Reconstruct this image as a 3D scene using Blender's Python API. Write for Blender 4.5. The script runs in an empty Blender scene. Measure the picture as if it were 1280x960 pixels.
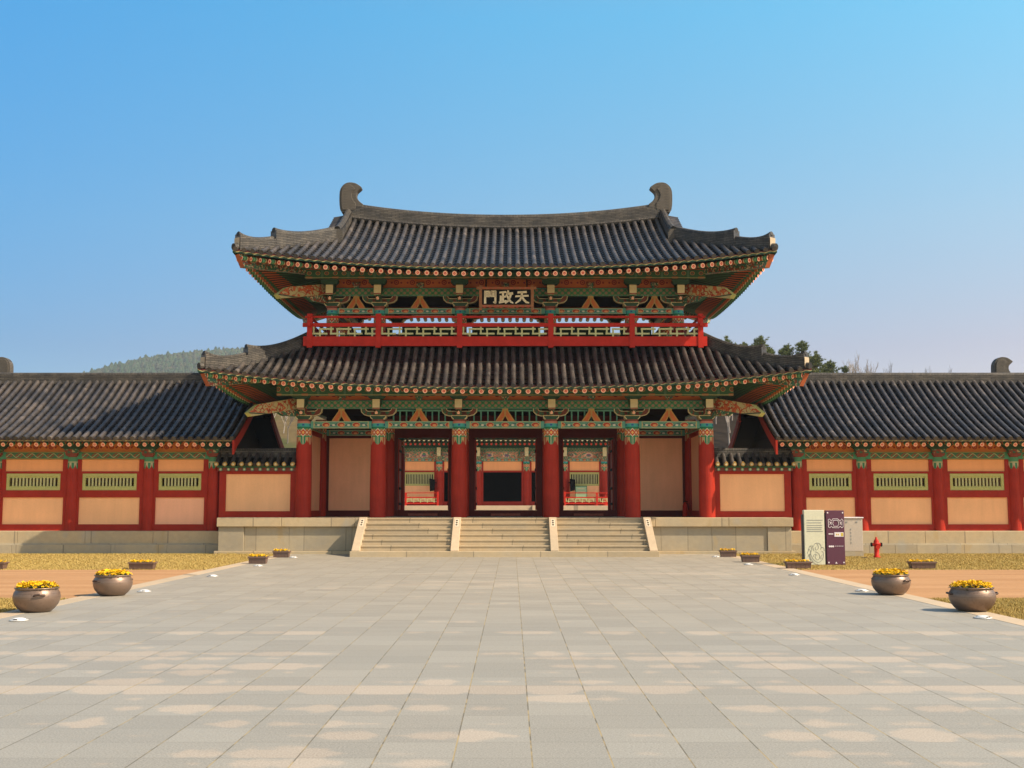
import bpy, bmesh, math, random
from math import sin, cos, pi, radians, sqrt, atan2, hypot
from mathutils import Vector, Matrix, noise as mnoise
random.seed(7)
scene = bpy.context.scene
COL = scene.collection

# ------------------------------------------------------------------ camera, sky, sun, exposure
TILT = math.atan(152 / 1450)
cam_d = bpy.data.cameras.new('camera'); cam = bpy.data.objects.new('camera', cam_d); COL.objects.link(cam)
cam.location = (0.235, -40, 1.6); cam.rotation_euler = (pi / 2 + TILT, 0, 0)
cam_d.sensor_width = 36; cam_d.lens = 36 * 1450 / 1280; cam_d.clip_end = 4000; cam_d.clip_start = .1
scene.camera = cam
SUN_AZ, SUN_EL = radians(70), radians(41.5)          # azimuth from the facade normal (-y) towards +x
sun_dir = Vector((sin(SUN_AZ) * cos(SUN_EL), -cos(SUN_AZ) * cos(SUN_EL), sin(SUN_EL)))
sl = bpy.data.lights.new('sun', 'SUN'); so = bpy.data.objects.new('sun', sl); COL.objects.link(so)
sl.energy = 4.9; sl.angle = radians(.5); sl.color = (1, .835, .625)
so.rotation_euler = sun_dir.to_track_quat('Z', 'Y').to_euler(); so.location = (60, -40, 60)
world = bpy.data.worlds.new('World'); scene.world = world; world.use_nodes = True
wn = world.node_tree; bg = wn.nodes['Background']
sky = wn.nodes.new('ShaderNodeTexSky'); sky.sky_type = 'NISHITA'; sky.sun_disc = False
sky.sun_elevation = SUN_EL; sky.sun_rotation = atan2(sun_dir.x, sun_dir.y)
sky.altitude = 0; sky.air_density = 1.0; sky.dust_density = .6; sky.ozone_density = 2.0
tcw = wn.nodes.new('ShaderNodeTexCoord'); sx_ = wn.nodes.new('ShaderNodeSeparateXYZ'); wn.links.new(tcw.outputs['Generated'], sx_.inputs[0])
rmp = wn.nodes.new('ShaderNodeValToRGB'); wn.links.new(sx_.outputs[2], rmp.inputs[0])   # air colour by height above the horizon
STOPS = [(.0, (.46, .40, .455)), (.13, (.435, .41, .47)), (.23, (.45, .625, .645)), (.40, (.33, .92, .95)), (.65, (1.0, 1.0, .9)), (1., (1.1, 1.0, .85))]
while len(rmp.color_ramp.elements) < len(STOPS): rmp.color_ramp.elements.new(.5)
for e_, (p_, c_) in zip(rmp.color_ramp.elements, STOPS): e_.position = p_; e_.color = (*c_, 1)
mxw = wn.nodes.new('ShaderNodeMix'); mxw.data_type = 'RGBA'; mxw.blend_type = 'MULTIPLY'; mxw.inputs[0].default_value = 1
wn.links.new(sky.outputs[0], mxw.inputs[6]); wn.links.new(rmp.outputs[0], mxw.inputs[7]); rm2 = wn.nodes.new('ShaderNodeValToRGB'); mp2 = wn.nodes.new('ShaderNodeMapRange'); mp2.inputs[1].default_value = -1; wn.links.new(sx_.outputs[0], mp2.inputs[0]); wn.links.new(mp2.outputs[0], rm2.inputs[0])
ST2 = [(.0, (1, 1, 1)), (.30, (.38, .77, .96)), (.5, (1.02, 1.06, 1.06)), (.72, (1.66, 1.27, 1.10)), (1., (1.1, 1.05, 1.0))]   # paler on the sun's side
while len(rm2.color_ramp.elements) < len(ST2): rm2.color_ramp.elements.new(.5)
for e_, (p_, c_) in zip(rm2.color_ramp.elements, ST2): e_.position = p_; e_.color = (*c_, 1)
mx2 = wn.nodes.new('ShaderNodeMix'); mx2.data_type = 'RGBA'; mx2.blend_type = 'MULTIPLY'; mx2.inputs[0].default_value = 1
wn.links.new(mxw.outputs[2], mx2.inputs[6]); wn.links.new(rm2.outputs[0], mx2.inputs[7]); mp3 = wn.nodes.new('ShaderNodeMapRange'); mp3.interpolation_type = 'SMOOTHSTEP'; mp3.inputs[1].default_value = .25; mp3.inputs[2].default_value = -.45; wn.links.new(sx_.outputs[1], mp3.inputs[0])
wm = wn.nodes.new('ShaderNodeMix'); wm.data_type = 'RGBA'; wm.blend_type = 'MULTIPLY'; wm.inputs[0].default_value = 1; wm.inputs[7].default_value = (1.14, .97, .78, 1)   # sunward half of the sky tinted warm and bright as added facade fill
wn.links.new(sky.outputs[0], wm.inputs[6])
mx3 = wn.nodes.new('ShaderNodeMix'); mx3.data_type = 'RGBA'; wn.links.new(mp3.outputs[0], mx3.inputs[0]); wn.links.new(mx2.outputs[2], mx3.inputs[6]); wn.links.new(wm.outputs[2], mx3.inputs[7])
wn.links.new(mx3.outputs[2], bg.inputs[0]); bg.inputs[1].default_value = .15
scene.view_settings.view_transform = 'Standard'; scene.view_settings.look = 'None'
scene.view_settings.gamma = 1; scene.view_settings.use_curve_mapping = False
scene.view_settings.exposure = .68

# ------------------------------------------------------------------ node expression helper
class X:
    def __init__(s, b, sock): s.b = b; s.s = sock
    def _o(s, op, o=None, o2=None, rev=False):
        n = s.b.nt.nodes.new('ShaderNodeMath'); n.operation = op
        a = [s, o] if not rev else [o, s]
        if o2 is not None: a.append(o2)
        for i, v in enumerate(a):
            if v is None: continue
            if isinstance(v, X): s.b.nt.links.new(v.s, n.inputs[i])
            else: n.inputs[i].default_value = v
        return X(s.b, n.outputs[0])
    def __add__(s, o): return s._o('ADD', o)
    __radd__ = __add__
    def __sub__(s, o): return s._o('SUBTRACT', o)
    def __rsub__(s, o): return s._o('SUBTRACT', o, rev=True)
    def __mul__(s, o): return s._o('MULTIPLY', o)
    __rmul__ = __mul__
    def __truediv__(s, o): return s._o('DIVIDE', o)
    def __lt__(s, o): return s._o('LESS_THAN', o)
    def __gt__(s, o): return s._o('GREATER_THAN', o)
    def abs(s): return s._o('ABSOLUTE')
    def frac(s): return s._o('FRACT')
    def floor(s): return s._o('FLOOR')
    def sin(s): return s._o('SINE')
    def sqrt(s): return s._o('SQRT')
    def pow(s, p): return s._o('POWER', p)
    def min(s, o): return s._o('MINIMUM', o)
    def max(s, o): return s._o('MAXIMUM', o)
    def step(s, a, c):
        n = s.b.nt.nodes.new('ShaderNodeMapRange'); n.interpolation_type = 'SMOOTHSTEP'
        s.b.nt.links.new(s.s, n.inputs[0]); n.inputs[1].default_value = a; n.inputs[2].default_value = c
        return X(s.b, n.outputs[0])
class B:
    def __init__(s, m):
        s.nt = m.node_tree; s.tc = s.nt.nodes.new('ShaderNodeTexCoord')
    def xyz(s, which='Object'):
        n = s.nt.nodes.new('ShaderNodeSeparateXYZ'); s.nt.links.new(s.tc.outputs[which], n.inputs[0])
        return [X(s, o) for o in n.outputs]
    def uv(s, name='UVMap'):
        u = s.nt.nodes.new('ShaderNodeUVMap'); u.uv_map = name
        n = s.nt.nodes.new('ShaderNodeSeparateXYZ'); s.nt.links.new(u.outputs[0], n.inputs[0])
        return X(s, n.outputs[0]), X(s, n.outputs[1])
    def vec(s, x, y, z=0):
        n = s.nt.nodes.new('ShaderNodeCombineXYZ')
        for i, v in enumerate((x, y, z)):
            if isinstance(v, X): s.nt.links.new(v.s, n.inputs[i])
            else: n.inputs[i].default_value = v
        return n.outputs[0]
    def noise(s, scale, detail=3, vec=None, rough=.55):
        n = s.nt.nodes.new('ShaderNodeTexNoise'); n.inputs['Scale'].default_value = scale
        n.inputs['Detail'].default_value = detail; n.inputs['Roughness'].default_value = rough
        s.nt.links.new(vec if vec is not None else s.tc.outputs['Object'], n.inputs['Vector'])
        return X(s, n.outputs[0])
    def rand(s, vec):
        n = s.nt.nodes.new('ShaderNodeTexWhiteNoise'); n.noise_dimensions = '3D'
        s.nt.links.new(vec, n.inputs[0]); return X(s, n.outputs[0])
    def vor(s, scale, vec=None, out='Color'):
        n = s.nt.nodes.new('ShaderNodeTexVoronoi'); n.inputs['Scale'].default_value = scale
        s.nt.links.new(vec if vec is not None else s.tc.outputs['Object'], n.inputs['Vector'])
        return X(s, n.outputs[out])
    def objrand(s):
        n = s.nt.nodes.new('ShaderNodeObjectInfo'); return X(s, n.outputs['Random'])
    def mix(s, f, a, c):
        n = s.nt.nodes.new('ShaderNodeMix'); n.data_type = 'RGBA'
        if isinstance(f, X): s.nt.links.new(f.s, n.inputs[0])
        else: n.inputs[0].default_value = f
        for i, v in ((6, a), (7, c)):
            if isinstance(v, tuple): n.inputs[i].default_value = (*v, 1)
            else: s.nt.links.new(v, n.inputs[i])
        return n.outputs[2]
    def scale(s, col, f):                       # colour times scalar
        n = s.nt.nodes.new('ShaderNodeVectorMath'); n.operation = 'SCALE'
        if isinstance(col, tuple): n.inputs[0].default_value = col
        else: s.nt.links.new(col, n.inputs[0])
        if isinstance(f, X): s.nt.links.new(f.s, n.inputs['Scale'])
        else: n.inputs['Scale'].default_value = f
        return n.outputs[0]
def mat(name, fn, rough=.6, spec=.35, metal=0.):
    m = bpy.data.materials.new(name); m.use_nodes = True
    p = m.node_tree.nodes['Principled BSDF']
    p.inputs['Roughness'].default_value = rough; p.inputs['Specular IOR Level'].default_value = spec
    p.inputs['Metallic'].default_value = metal
    b = B(m); r = fn(b) if callable(fn) else fn
    d = r if isinstance(r, dict) else {'c': r}
    c = d['c']
    if isinstance(c, tuple): p.inputs['Base Color'].default_value = (*c, 1)
    else: m.node_tree.links.new(c, p.inputs['Base Color'])
    if 'r' in d: m.node_tree.links.new(d['r'].s, p.inputs['Roughness'])
    if 'h' in d:
        bn = m.node_tree.nodes.new('ShaderNodeBump'); bn.inputs['Distance'].default_value = d.get('hd', .02)
        bn.inputs['Strength'].default_value = d.get('hs', .6)
        m.node_tree.links.new(d['h'].s, bn.inputs['Height']); m.node_tree.links.new(bn.outputs[0], p.inputs['Normal'])
    return m
def plain(name, col, var=.25, scale=3., rough=.6, spec=.35, metal=0., fine=.12):
    def f(b):
        n = b.noise(scale, 4); n2 = b.noise(scale * 9, 2)
        return b.scale(col, (n - .5) * (2 * var) + 1. + (n2 - .5) * (2 * fine))
    return mat(name, f, rough, spec, metal)

# ------------------------------------------------------------------ mesh builder
class MB:
    def __init__(s): s.v = []; s.f = []; s.m = []; s.u = []; s.n = []; s.sm = []
    def face(s, pts, mi=0, uv=None, nuv=None, smooth=False):
        i = len(s.v); s.v += [tuple(p) for p in pts]; k = len(pts)
        s.f.append(tuple(range(i, i + k))); s.m.append(mi); s.sm.append(smooth)
        s.u += uv if uv else [(0, 0)] * k
        s.n += nuv if nuv else (uv if uv else [(0, 0)] * k)
    def box(s, x0, x1, y0, y1, z0, z1, mi=0, skip=''):
        cx, cy = (x0 + x1) / 2, (y0 + y1) / 2; hx, hy = max((x1 - x0) / 2, 1e-6), max((y1 - y0) / 2, 1e-6); h = max(z1 - z0, 1e-6)
        def U(p, ax): return ((p[0] - cx) if ax == 0 else (p[1] - cy), (p[2] - z0) / h)
        def N(p, ax): return ((p[0] - cx) / hx if ax == 0 else (p[1] - cy) / hy, (p[2] - z0) / h)
        A = (x0, y0, z0); Bq = (x1, y0, z0); C = (x1, y1, z0); D = (x0, y1, z0)
        E = (x0, y0, z1); F = (x1, y0, z1); G = (x1, y1, z1); H = (x0, y1, z1)
        for q, ax, nm in (((A, Bq, F, E), 0, 'f'), ((Bq, C, G, F), 1, 'r'), ((C, D, H, G), 0, 'b'), ((D, A, E, H), 1, 'l')):
            if nm in skip: continue
            s.face(q, mi, [U(p, ax) for p in q], [N(p, ax) for p in q])
        for q, nm in (((E, F, G, H), 't'), ((D, C, Bq, A), 'd')):
            if nm in skip: continue
            s.face(q, mi, [(p[0] - cx, (p[1] - y0) / (2 * hy)) for p in q], [((p[0] - cx) / hx, (p[1] - y0) / (2 * hy)) for p in q])
        return s
    def prism(s, poly, o, ax, ay, d, mi=0, side=None, inset=0, mi_in=1):
        """poly 2-d (counter-clockwise) in the plane o + x*ax + y*ay, extruded by vector d behind it; inset = painted outline"""
        o, ax, ay, d = Vector(o), Vector(ax), Vector(ay), Vector(d)
        P = [o + ax * x + ay * y for x, y in poly]; Q = [p + d for p in P]; k = len(poly)
        xs = [p[0] for p in poly]; ys = [p[1] for p in poly]; w = max(max(xs) - min(xs), 1e-6); h = max(max(ys) - min(ys), 1e-6)
        uv = [(x - (max(xs) + min(xs)) / 2, (y - min(ys)) / h) for x, y in poly]
        side = mi if side is None else side
        if inset:
            s.face(P, mi_in, uv); s.face(Q[::-1], mi_in, uv[::-1])
            nrm = d.normalized() * -.004
            for pts, off in ((P, nrm), (Q, -nrm)):
                for i in range(k):          # outline strips, a hair proud of the face
                    a, b2 = poly[i], poly[(i + 1) % k]
                    L = hypot(b2[0] - a[0], b2[1] - a[1]) or 1e-6
                    nx, ny = -(b2[1] - a[1]) / L * inset, (b2[0] - a[0]) / L * inset
                    q = [a, b2, (b2[0] + nx, b2[1] + ny), (a[0] + nx, a[1] + ny)]
                    base = o + (d if pts is Q else Vector((0, 0, 0))) + off * (1 + .15 * (i % 3))
                    q = [base + ax * x + ay * y for x, y in q]
                    s.face(q if pts is P else q[::-1], mi)
        else:
            s.face(P, mi, uv); s.face(Q[::-1], mi, uv[::-1])
        for i in range(k):
            j = (i + 1) % k
            s.face((P[j], P[i], Q[i], Q[j]), side, [(0, 0), (1, 0), (1, 1), (0, 1)])
        return s
    def tube(s, pts, r, n=8, mi=0, caps=True, smooth=True):
        pts = [Vector(p) for p in pts]; R = r if isinstance(r, (list, tuple)) else [r] * len(pts)
        rings = []
        for i, p in enumerate(pts):
            t = (pts[min(i + 1, len(pts) - 1)] - pts[max(i - 1, 0)]).normalized()
            a = t.orthogonal().normalized() if i == 0 else (a - t * a.dot(t)).normalized()
            b = t.cross(a)
            rings.append([p + (a * cos(2 * pi * k / n) + b * sin(2 * pi * k / n)) * R[i] for k in range(n)])
        L = 0
        for i in range(len(pts) - 1):
            L2 = L + (pts[i + 1] - pts[i]).length
            for k in range(n):
                k2 = (k + 1) % n
                s.face((rings[i][k], rings[i][k2], rings[i + 1][k2], rings[i + 1][k]), mi,
                       [(k / n, L), ((k + 1) / n, L), ((k + 1) / n, L2), (k / n, L2)], smooth=smooth)
            L = L2
        if caps:
            s.face(rings[0][::-1], mi); s.face(rings[-1], mi)
        return s
    def lathe(s, prof, n=24, o=(0, 0, 0), mi=0, smooth=True, mats=None):
        """prof: (radius, z) from bottom to top"""
        ox, oy, oz = o; z0, z1 = prof[0][1], prof[-1][1]
        R = [[(ox + r * cos(2 * pi * k / n), oy + r * sin(2 * pi * k / n), oz + z) for k in range(n)] for r, z in prof]
        for i in range(len(prof) - 1):
            for k in range(n):
                k2 = (k + 1) % n
                uv = [(k / n, prof[i][1]), ((k + 1) / n, prof[i][1]), ((k + 1) / n, prof[i + 1][1]), (k / n, prof[i + 1][1])]
                s.face((R[i][k], R[i][k2], R[i + 1][k2], R[i + 1][k]), mats[i] if mats else mi, uv, smooth=smooth)
        if prof[0][0] > 1e-4: s.face(R[0][::-1], mats[0] if mats else mi)
        if prof[-1][0] > 1e-4: s.face(R[-1], mats[-1] if mats else mi)
        return s
    def grid(s, P, mi=0, uvf=None, smooth=False, flip=False):
        for i in range(len(P) - 1):
            for j in range(len(P[0]) - 1):
                q = [P[i][j], P[i][j + 1], P[i + 1][j + 1], P[i + 1][j]]
                uv = [uvf(i, j), uvf(i, j + 1), uvf(i + 1, j + 1), uvf(i + 1, j)] if uvf else None
                if flip: q = q[::-1]; uv = uv[::-1] if uv else None
                s.face(q, mi, uv, smooth=smooth)
        return s
    def mesh(s, name, mats, org=(0, 0, 0), merge=False):
        me = bpy.data.meshes.new(name); ox, oy, oz = org
        me.from_pydata([(x - ox, y - oy, z - oz) for x, y, z in s.v], [], s.f)
        for m in mats: me.materials.append(m)
        me.polygons.foreach_set('material_index', s.m); me.polygons.foreach_set('use_smooth', s.sm)
        ul = me.uv_layers.new(name='UVMap'); ul.data.foreach_set('uv', [c for p in s.u for c in p])
        nl = me.uv_layers.new(name='Norm'); nl.data.foreach_set('uv', [c for p in s.n for c in p])
        if merge:
            bm = bmesh.new(); bm.from_mesh(me); bmesh.ops.remove_doubles(bm, verts=bm.verts, dist=1e-4); bm.to_mesh(me); bm.free()
        me.update(); return me

def wloc(o):
    v = Vector((0, 0, 0))
    while o: v += o.location; o = o.parent
    return v
def obj(name, mb, mats, parent=None, org=None, bevel=0, merge=False, kind=None, label=None):
    """one mesh object; mb in world coordinates (for a parent at its final place)"""
    if not isinstance(mats, (list, tuple)): mats = [mats]
    base = wloc(parent) if parent else Vector((0, 0, 0))
    og = Vector(org) if org is not None else base
    me = mb.mesh(name, mats, og, merge or bevel > 0) if isinstance(mb, MB) else mb
    o = bpy.data.objects.new(name, me); COL.objects.link(o); o.location = og - base
    if parent: o.parent = parent
    if bevel:
        bv = o.modifiers.new('bevel', 'BEVEL'); bv.width = bevel; bv.segments = 2; bv.limit_method = 'ANGLE'
    if kind: o['kind'] = kind
    if label: o['label'] = label
    return o
def thing(name, label, cat, loc=(0, 0, 0), group=None, rz=0):
    o = bpy.data.objects.new(name, None); COL.objects.link(o); o.location = loc; o.rotation_euler.z = rz
    o.empty_display_size = .3; o['label'] = label; o['category'] = cat
    if group: o['group'] = group
    return o
def tag(o, label, cat, group=None):
    o['label'] = label; o['category'] = cat
    if group: o['group'] = group
    return o
def kids(o): return [c for c in COL.objects if c.parent == o]
def dup(o, loc=None, rz=None, label=None, parent=None):
    c = o.copy(); COL.objects.link(c)
    if parent: c.parent = parent
    if loc is not None: c.location = loc
    if rz is not None: c.rotation_euler.z = rz
    if label: c['label'] = label
    for k in kids(o): dup(k, parent=c)
    return c
def lerp(a, b, t): return a + (b - a) * t

# ------------------------------------------------------------------ materials
RED = (.34, .024, .011)
M = {}
def m_red(name, col):
    def f(b):
        n = b.noise(2.5, 5); n2 = b.noise(30, 2)
        x, y, z = b.xyz(); gr = b.noise(1., 3, b.vec(x * 6., y * 40., z * 6.)); c = b.scale(col, (n - .5) * .6 + 1. + (n2 - .5) * .25 + (gr - .5) * .3)
        ch = b.noise(9, 5, rough=.7).step(.70, .74)
        return b.mix(ch * .35, c, (.5, .22, .16))
    return mat(name, f, .55, .16)
M['red'] = m_red('red_paint', RED)
M['redb'] = m_red('bright_red_paint', (.46, .022, .010))
M['red_shaded'] = m_red('shaded_red_paint', (.085, .008, .006))  # same red, darkened to paint interior shade onto the door frames
def plaster(name, col):
    def f(b):
        n = b.noise(.7, 4); n2 = b.noise(18, 3); x, y, z = b.xyz(); st_ = b.noise(1., 4, b.vec(x * 5., y * 5., z * .6)); ck = b.vor(2.2, out='Distance')
        u, v = b.uv(); spl = ((.30 - v + (n2 - .5) * .5) * 3.).max(0.).min(1.) * n.step(.35, .65)
        base = b.scale(col, (n - .5) * .30 + 1. + (n2 - .5) * .12 + (st_ - .5) * .20)
        return {'c': b.mix(spl * .22, base, (.34, .22, .12)), 'h': n2, 'hs': .15}
    return mat(name, f, .85, .15)
M['plaster'] = plaster('ochre_plaster', (.95, .50, .24))
M['plaster_pink'] = plaster('pink_plaster', (.92, .46, .27))
M['plaster_orange'] = plaster('orange_plaster', (.90, .40, .17))
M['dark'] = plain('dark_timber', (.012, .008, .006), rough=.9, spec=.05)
M['black'] = plain('black_paint_and_shade', (.006, .006, .006), rough=.7, spec=.08)  # for black parts, and for surfaces blackened in place of shade
M['green'] = plain('green_paint', (.030, .12, .055), .4, 4)
M['dgreen'] = plain('dark_green_paint', (.02, .065, .035), .5, 6)
M['teal'] = plain('teal_paint', (.10, .28, .20), .3, 5)
M['cream'] = plain('cream_paint', (.60, .50, .28), .2, 5)
M['gold'] = plain('gold_paint', (.42, .25, .07), .35, 8)
M['pink'] = plain('pink_paint', (.82, .42, .26), .1, 8)
M['rdot'] = plain('red_dot_paint', (.55, .045, .02), .2, 8)
M['orange'] = plain('orange_paint', (.50, .13, .03), .3, 5)
M['arm'] = mat('bracket_arm_paint', lambda b: b.mix(b.noise(6, 2).step(.46, .56), (.16, .035, .018), (.03, .12, .06)), .6)
M['corner'] = plain('corner_end_paint', (.30, .075, .025), .4, 6)
M['lime'] = plain('lime_paint', (.46, .44, .14), .15, 6)
M['lattice'] = plain('lattice_paint', (.50, .48, .22), .15, 6)
M['brown'] = plain('red_brown_paint', (.22, .045, .025), .5, 9)

def f_lintel(b):                                # green beam with red lens shaped flowers
    u, v = b.uv(); nu, nv = b.uv('Norm')
    c = ((u / .52 + .5).frac() - .5) * .52
    d = (c / .12) * (c / .12) + ((v - .5) / .30) * ((v - .5) / .30)
    d2 = ((c - .02) / .07) * ((c - .02) / .07) + ((v - .42) / .17) * ((v - .42) / .17)
    e = ((u / .52).frac() - .5) * .52
    w = (e / .05) * (e / .05) + ((v - .45) / .14) * ((v - .45) / .14)
    col = b.mix(b.noise(9, 3), (.07, .22, .14), (.14, .30, .22))
    col = b.mix(((v - .5).abs() > .40), col, (.36, .40, .24))
    wave = ((u * 15.).sin() * .14 + v - .5).abs() < .07
    col = b.mix(wave, col, (.04, .07, .10))
    col = b.mix(w < 1., col, (.62, .56, .42))
    col = b.mix(d < 1.35, col, (.50, .38, .18)); col = b.mix(d < 1., col, (.36, .035, .015)); col = b.mix(d2 < 1., col, (.68, .28, .10))
    end = nu.abs() > .9
    col = b.mix(end, col, (.10, .30, .22)); col = b.mix(((nu.abs() - .89).abs() < .012), col, (.50, .36, .14))
    return col
M['lintel'] = mat('painted_lintel', f_lintel, .6)
def f_hex(b):
    u, v0 = b.uv(); v = v0 * .28
    def lat(du, dv):
        x = ((u / .22 + du).frac() - .5) * .22; y = ((v / .20 + dv).frac() - .5) * .20
        return (x * x + y * y).sqrt()
    d = lat(.5, .5).min(lat(0., 0.))
    col = b.mix(b.noise(8, 2), (.025, .14, .06), (.05, .23, .11))
    col = b.mix(d < .062, col, (.14, .22, .10)); col = b.mix(d < .042, col, (.32, .17, .12)); col = b.mix((d > .092), col, (.01, .06, .03))
    col = b.mix(((v0 - .5).abs() > .44), col, (.06, .28, .22))
    return col
M['hex'] = mat('green_honeycomb_paint', f_hex, .6)
def f_frieze(b):
    u, v0 = b.uv(); x, y, z = b.xyz()
    c = ((u / .56).frac() - .5) * .56; zz = v0 * 1.0
    def ring(cx, cy, r0, r1, q=c):
        d = ((q - cx) * (q - cx) + (zz - cy) * (zz - cy)).sqrt(); return (d < r1) * (d > r0)
    col = b.mix(b.noise(3, 3), (.44, .10, .022), (.60, .18, .05))
    col = b.mix(ring(0., .21, .055, .09), col, (.20, .012, .012)); col = b.mix(ring(0., .21, 0., .03), col, (.22, .02, .015))
    for k in (-.17, .17):
        col = b.mix(ring(k, .20, 0., .035), col, (.22, .02, .02))
    col = b.mix((zz - .015).abs() < .015, col, (.18, .02, .015))
    col = b.mix((zz - .075).abs() < .018, col, (.46, .12, .03))
    return col
M['frieze'] = mat('orange_flower_frieze', f_frieze, .65)
def f_scroll(b):
    u, v = b.uv()
    a = (b.noise(3.2, 1) - .5).abs() * 1.2; a2 = (b.noise(5.5, 1) - .52).abs() * .9
    n = b.noise(7, 3)
    col = b.mix(n, (.36, .31, .13), (.50, .41, .20))
    core = ((v - .5).abs() < .34)
    col = b.mix(core * (a < .055), col, (.46, .10, .03)); col = b.mix(core * (a2 < .028), col, (.30, .04, .02))
    col = b.mix(((v - .5).abs() - .37).abs() < .025, col, (.05, .06, .03))
    return col
M['scroll'] = mat('cream_scroll_paint', f_scroll, .6)
def f_mottle(b):                                # small multicolour painted ornament
    v = b.vor(11.); w = b.vor(24.); n = b.noise(13, 2)
    col = b.mix(v > .55, (.04, .13, .07), (.22, .05, .025))
    col = b.mix((w > .70), col, (.48, .36, .20)); col = b.mix((n > .60), col, (.05, .16, .13))
    return col
M['mottle'] = mat('multicolour_ornament', f_mottle, .6)
def f_raft(b):                                  # rafter body: green with bands near the tip
    u, v = b.uv(); n = b.noise(20, 2)
    shade_line = ((u * 4.).frac() < .42)  # dark lengthwise lines paint in the shading of the round rafters
    col = b.mix(n, (.02, .085, .035), (.05, .16, .07))
    col = b.mix((v < .95) * (v > .42), col, (.40, .095, .028)); col = b.mix(shade_line * (v > .42), col, (.012, .03, .018)); col = b.mix((v < .30) * (v > .20), col, (.42, .10, .03)); col = b.mix((v < .20) * (v > .16), col, (.55, .45, .22))
    col = b.mix((v < .12) * (v > .05), col, (.10, .28, .12))
    return col
M['rafter'] = mat('rafter_paint', f_raft, .6)
def f_soffit(b):
    u, v = b.uv(); n = b.noise(5, 3)
    col = b.mix(n, (.02, .07, .03), (.05, .12, .05))
    col = b.mix((v > .35) * (v < .95), col, (.34, .07, .022))
    return col
M['soffit'] = mat('soffit_boards', f_soffit, .75)
def f_eaveb(b):                                 # scalloped board under the eave tiles: red brown with a pale zigzag
    u, v = b.uv()
    z = ((u / .28).frac() - .5).abs() * 2.
    col = b.mix(((v - .34 - z * .30).abs() < .10), (.09, .014, .012), (.40, .34, .15))
    col = b.mix((v < .34 + z * .3 - .10), col, (.02, .06, .03))
    return col
M['eaveb2'] = mat('corridor_eave_paint', lambda b: b.mix((b.uv()[1] - .3).abs() < .14, (.05, .025, .012), (.24, .17, .05)), .6)
M['eaveb'] = mat('eave_board_paint', f_eaveb, .6)
def f_col(b):                                   # red column with painted band; v = height below the column head
    u, v = b.uv(); x, y, z = b.xyz()
    n = b.noise(2.2, 5); n2 = b.noise(26, 3)
    gr = b.noise(1., 3, b.vec(b.xyz()[0] * 38., b.xyz()[1] * 38., b.xyz()[2] * 1.6)); red = b.scale(RED, (n - .5) * .6 + 1. + (n2 - .5) * .22 + (gr - .5) * .5)
    red = b.mix(b.noise(8, 5, rough=.7).step(.71, .75) * .4, red, (.52, .26, .2))
    return band(b, red, u, v, 6.)
def band(b, red, u, v, k):
    c = ((u * k).frac() - .5).abs() * 2.; c2 = ((u * k + .5).frac() - .5).abs() * 2.
    t = v / .83                                  # 0 top .. 1 petals' tips
    alt = ((u * k * .5).frac() > .5)
    col = b.mix(alt, (.02, .20, .10), (.40, .06, .025))                       # petals
    edge = c > .62
    col = b.mix(edge, col, (.46, .33, .15))
    col = b.mix((c - .15).abs() < .06, col, (.55, .48, .30))
    dia = c + ((t - .47) / .17).abs(); dia2 = c2 + ((t - .47) / .17).abs()
    zone = (t > .28) * (t < .66)
    body = b.mix((((t - .47) / .2).abs() + c2 * .3) > .8, (.30, .24, .10), (.03, .22, .10))
    body = b.mix(dia < 1.1, body, (.66, .58, .40)); body = b.mix(dia < .82, body, (.55, .05, .02)); body = b.mix(dia < .42, body, (.80, .45, .14))
    body = b.mix(dia2 < .75, body, (.50, .12, .06)); body = b.mix(dia2 < .32, body, (.75, .55, .35))
    col = b.mix(zone, col, body)
    col = b.mix((t < .28), col, (.06, .36, .32)); col = b.mix((t < .28) * (t > .235), col, (.02, .16, .09))
    col = b.mix((t < .28) * (c < .3) * (t > .12) * (t < .19), col, (.03, .10, .30))
    col = b.mix((t < .09), col, (.50, .20, .15))
    tip = t + c * c * .20 > .97
    return b.mix(tip, col, red)
M['column'] = mat('painted_column', f_col, .55, .16)
def f_col2(b):                                   # corridor column: plain green band with pale petals
    u, v = b.uv()
    n = b.noise(2.2, 5); n2 = b.noise(26, 3)
    gr = b.noise(1., 3, b.vec(b.xyz()[0] * 38., b.xyz()[1] * 38., b.xyz()[2] * 1.6)); red = b.scale(RED, (n - .5) * .6 + 1. + (n2 - .5) * .22 + (gr - .5) * .5)
    c = ((u * 7.).frac() - .5).abs() * 2.; t = v / .48
    col = b.mix((t > .5), (.09, .26, .14), (.50, .42, .26)); col = b.mix((t > .5) * (c < .5), col, (.05, .20, .10))
    col = b.mix((t - .47).abs() < .05, col, (.40, .40, .22)); col = b.mix((t < .1), col, (.25, .03, .02))
    return b.mix(t + c * c * .3 > .95, col, red)
M['column2'] = mat('corridor_column_paint', f_col2, .55, .16)

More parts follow.
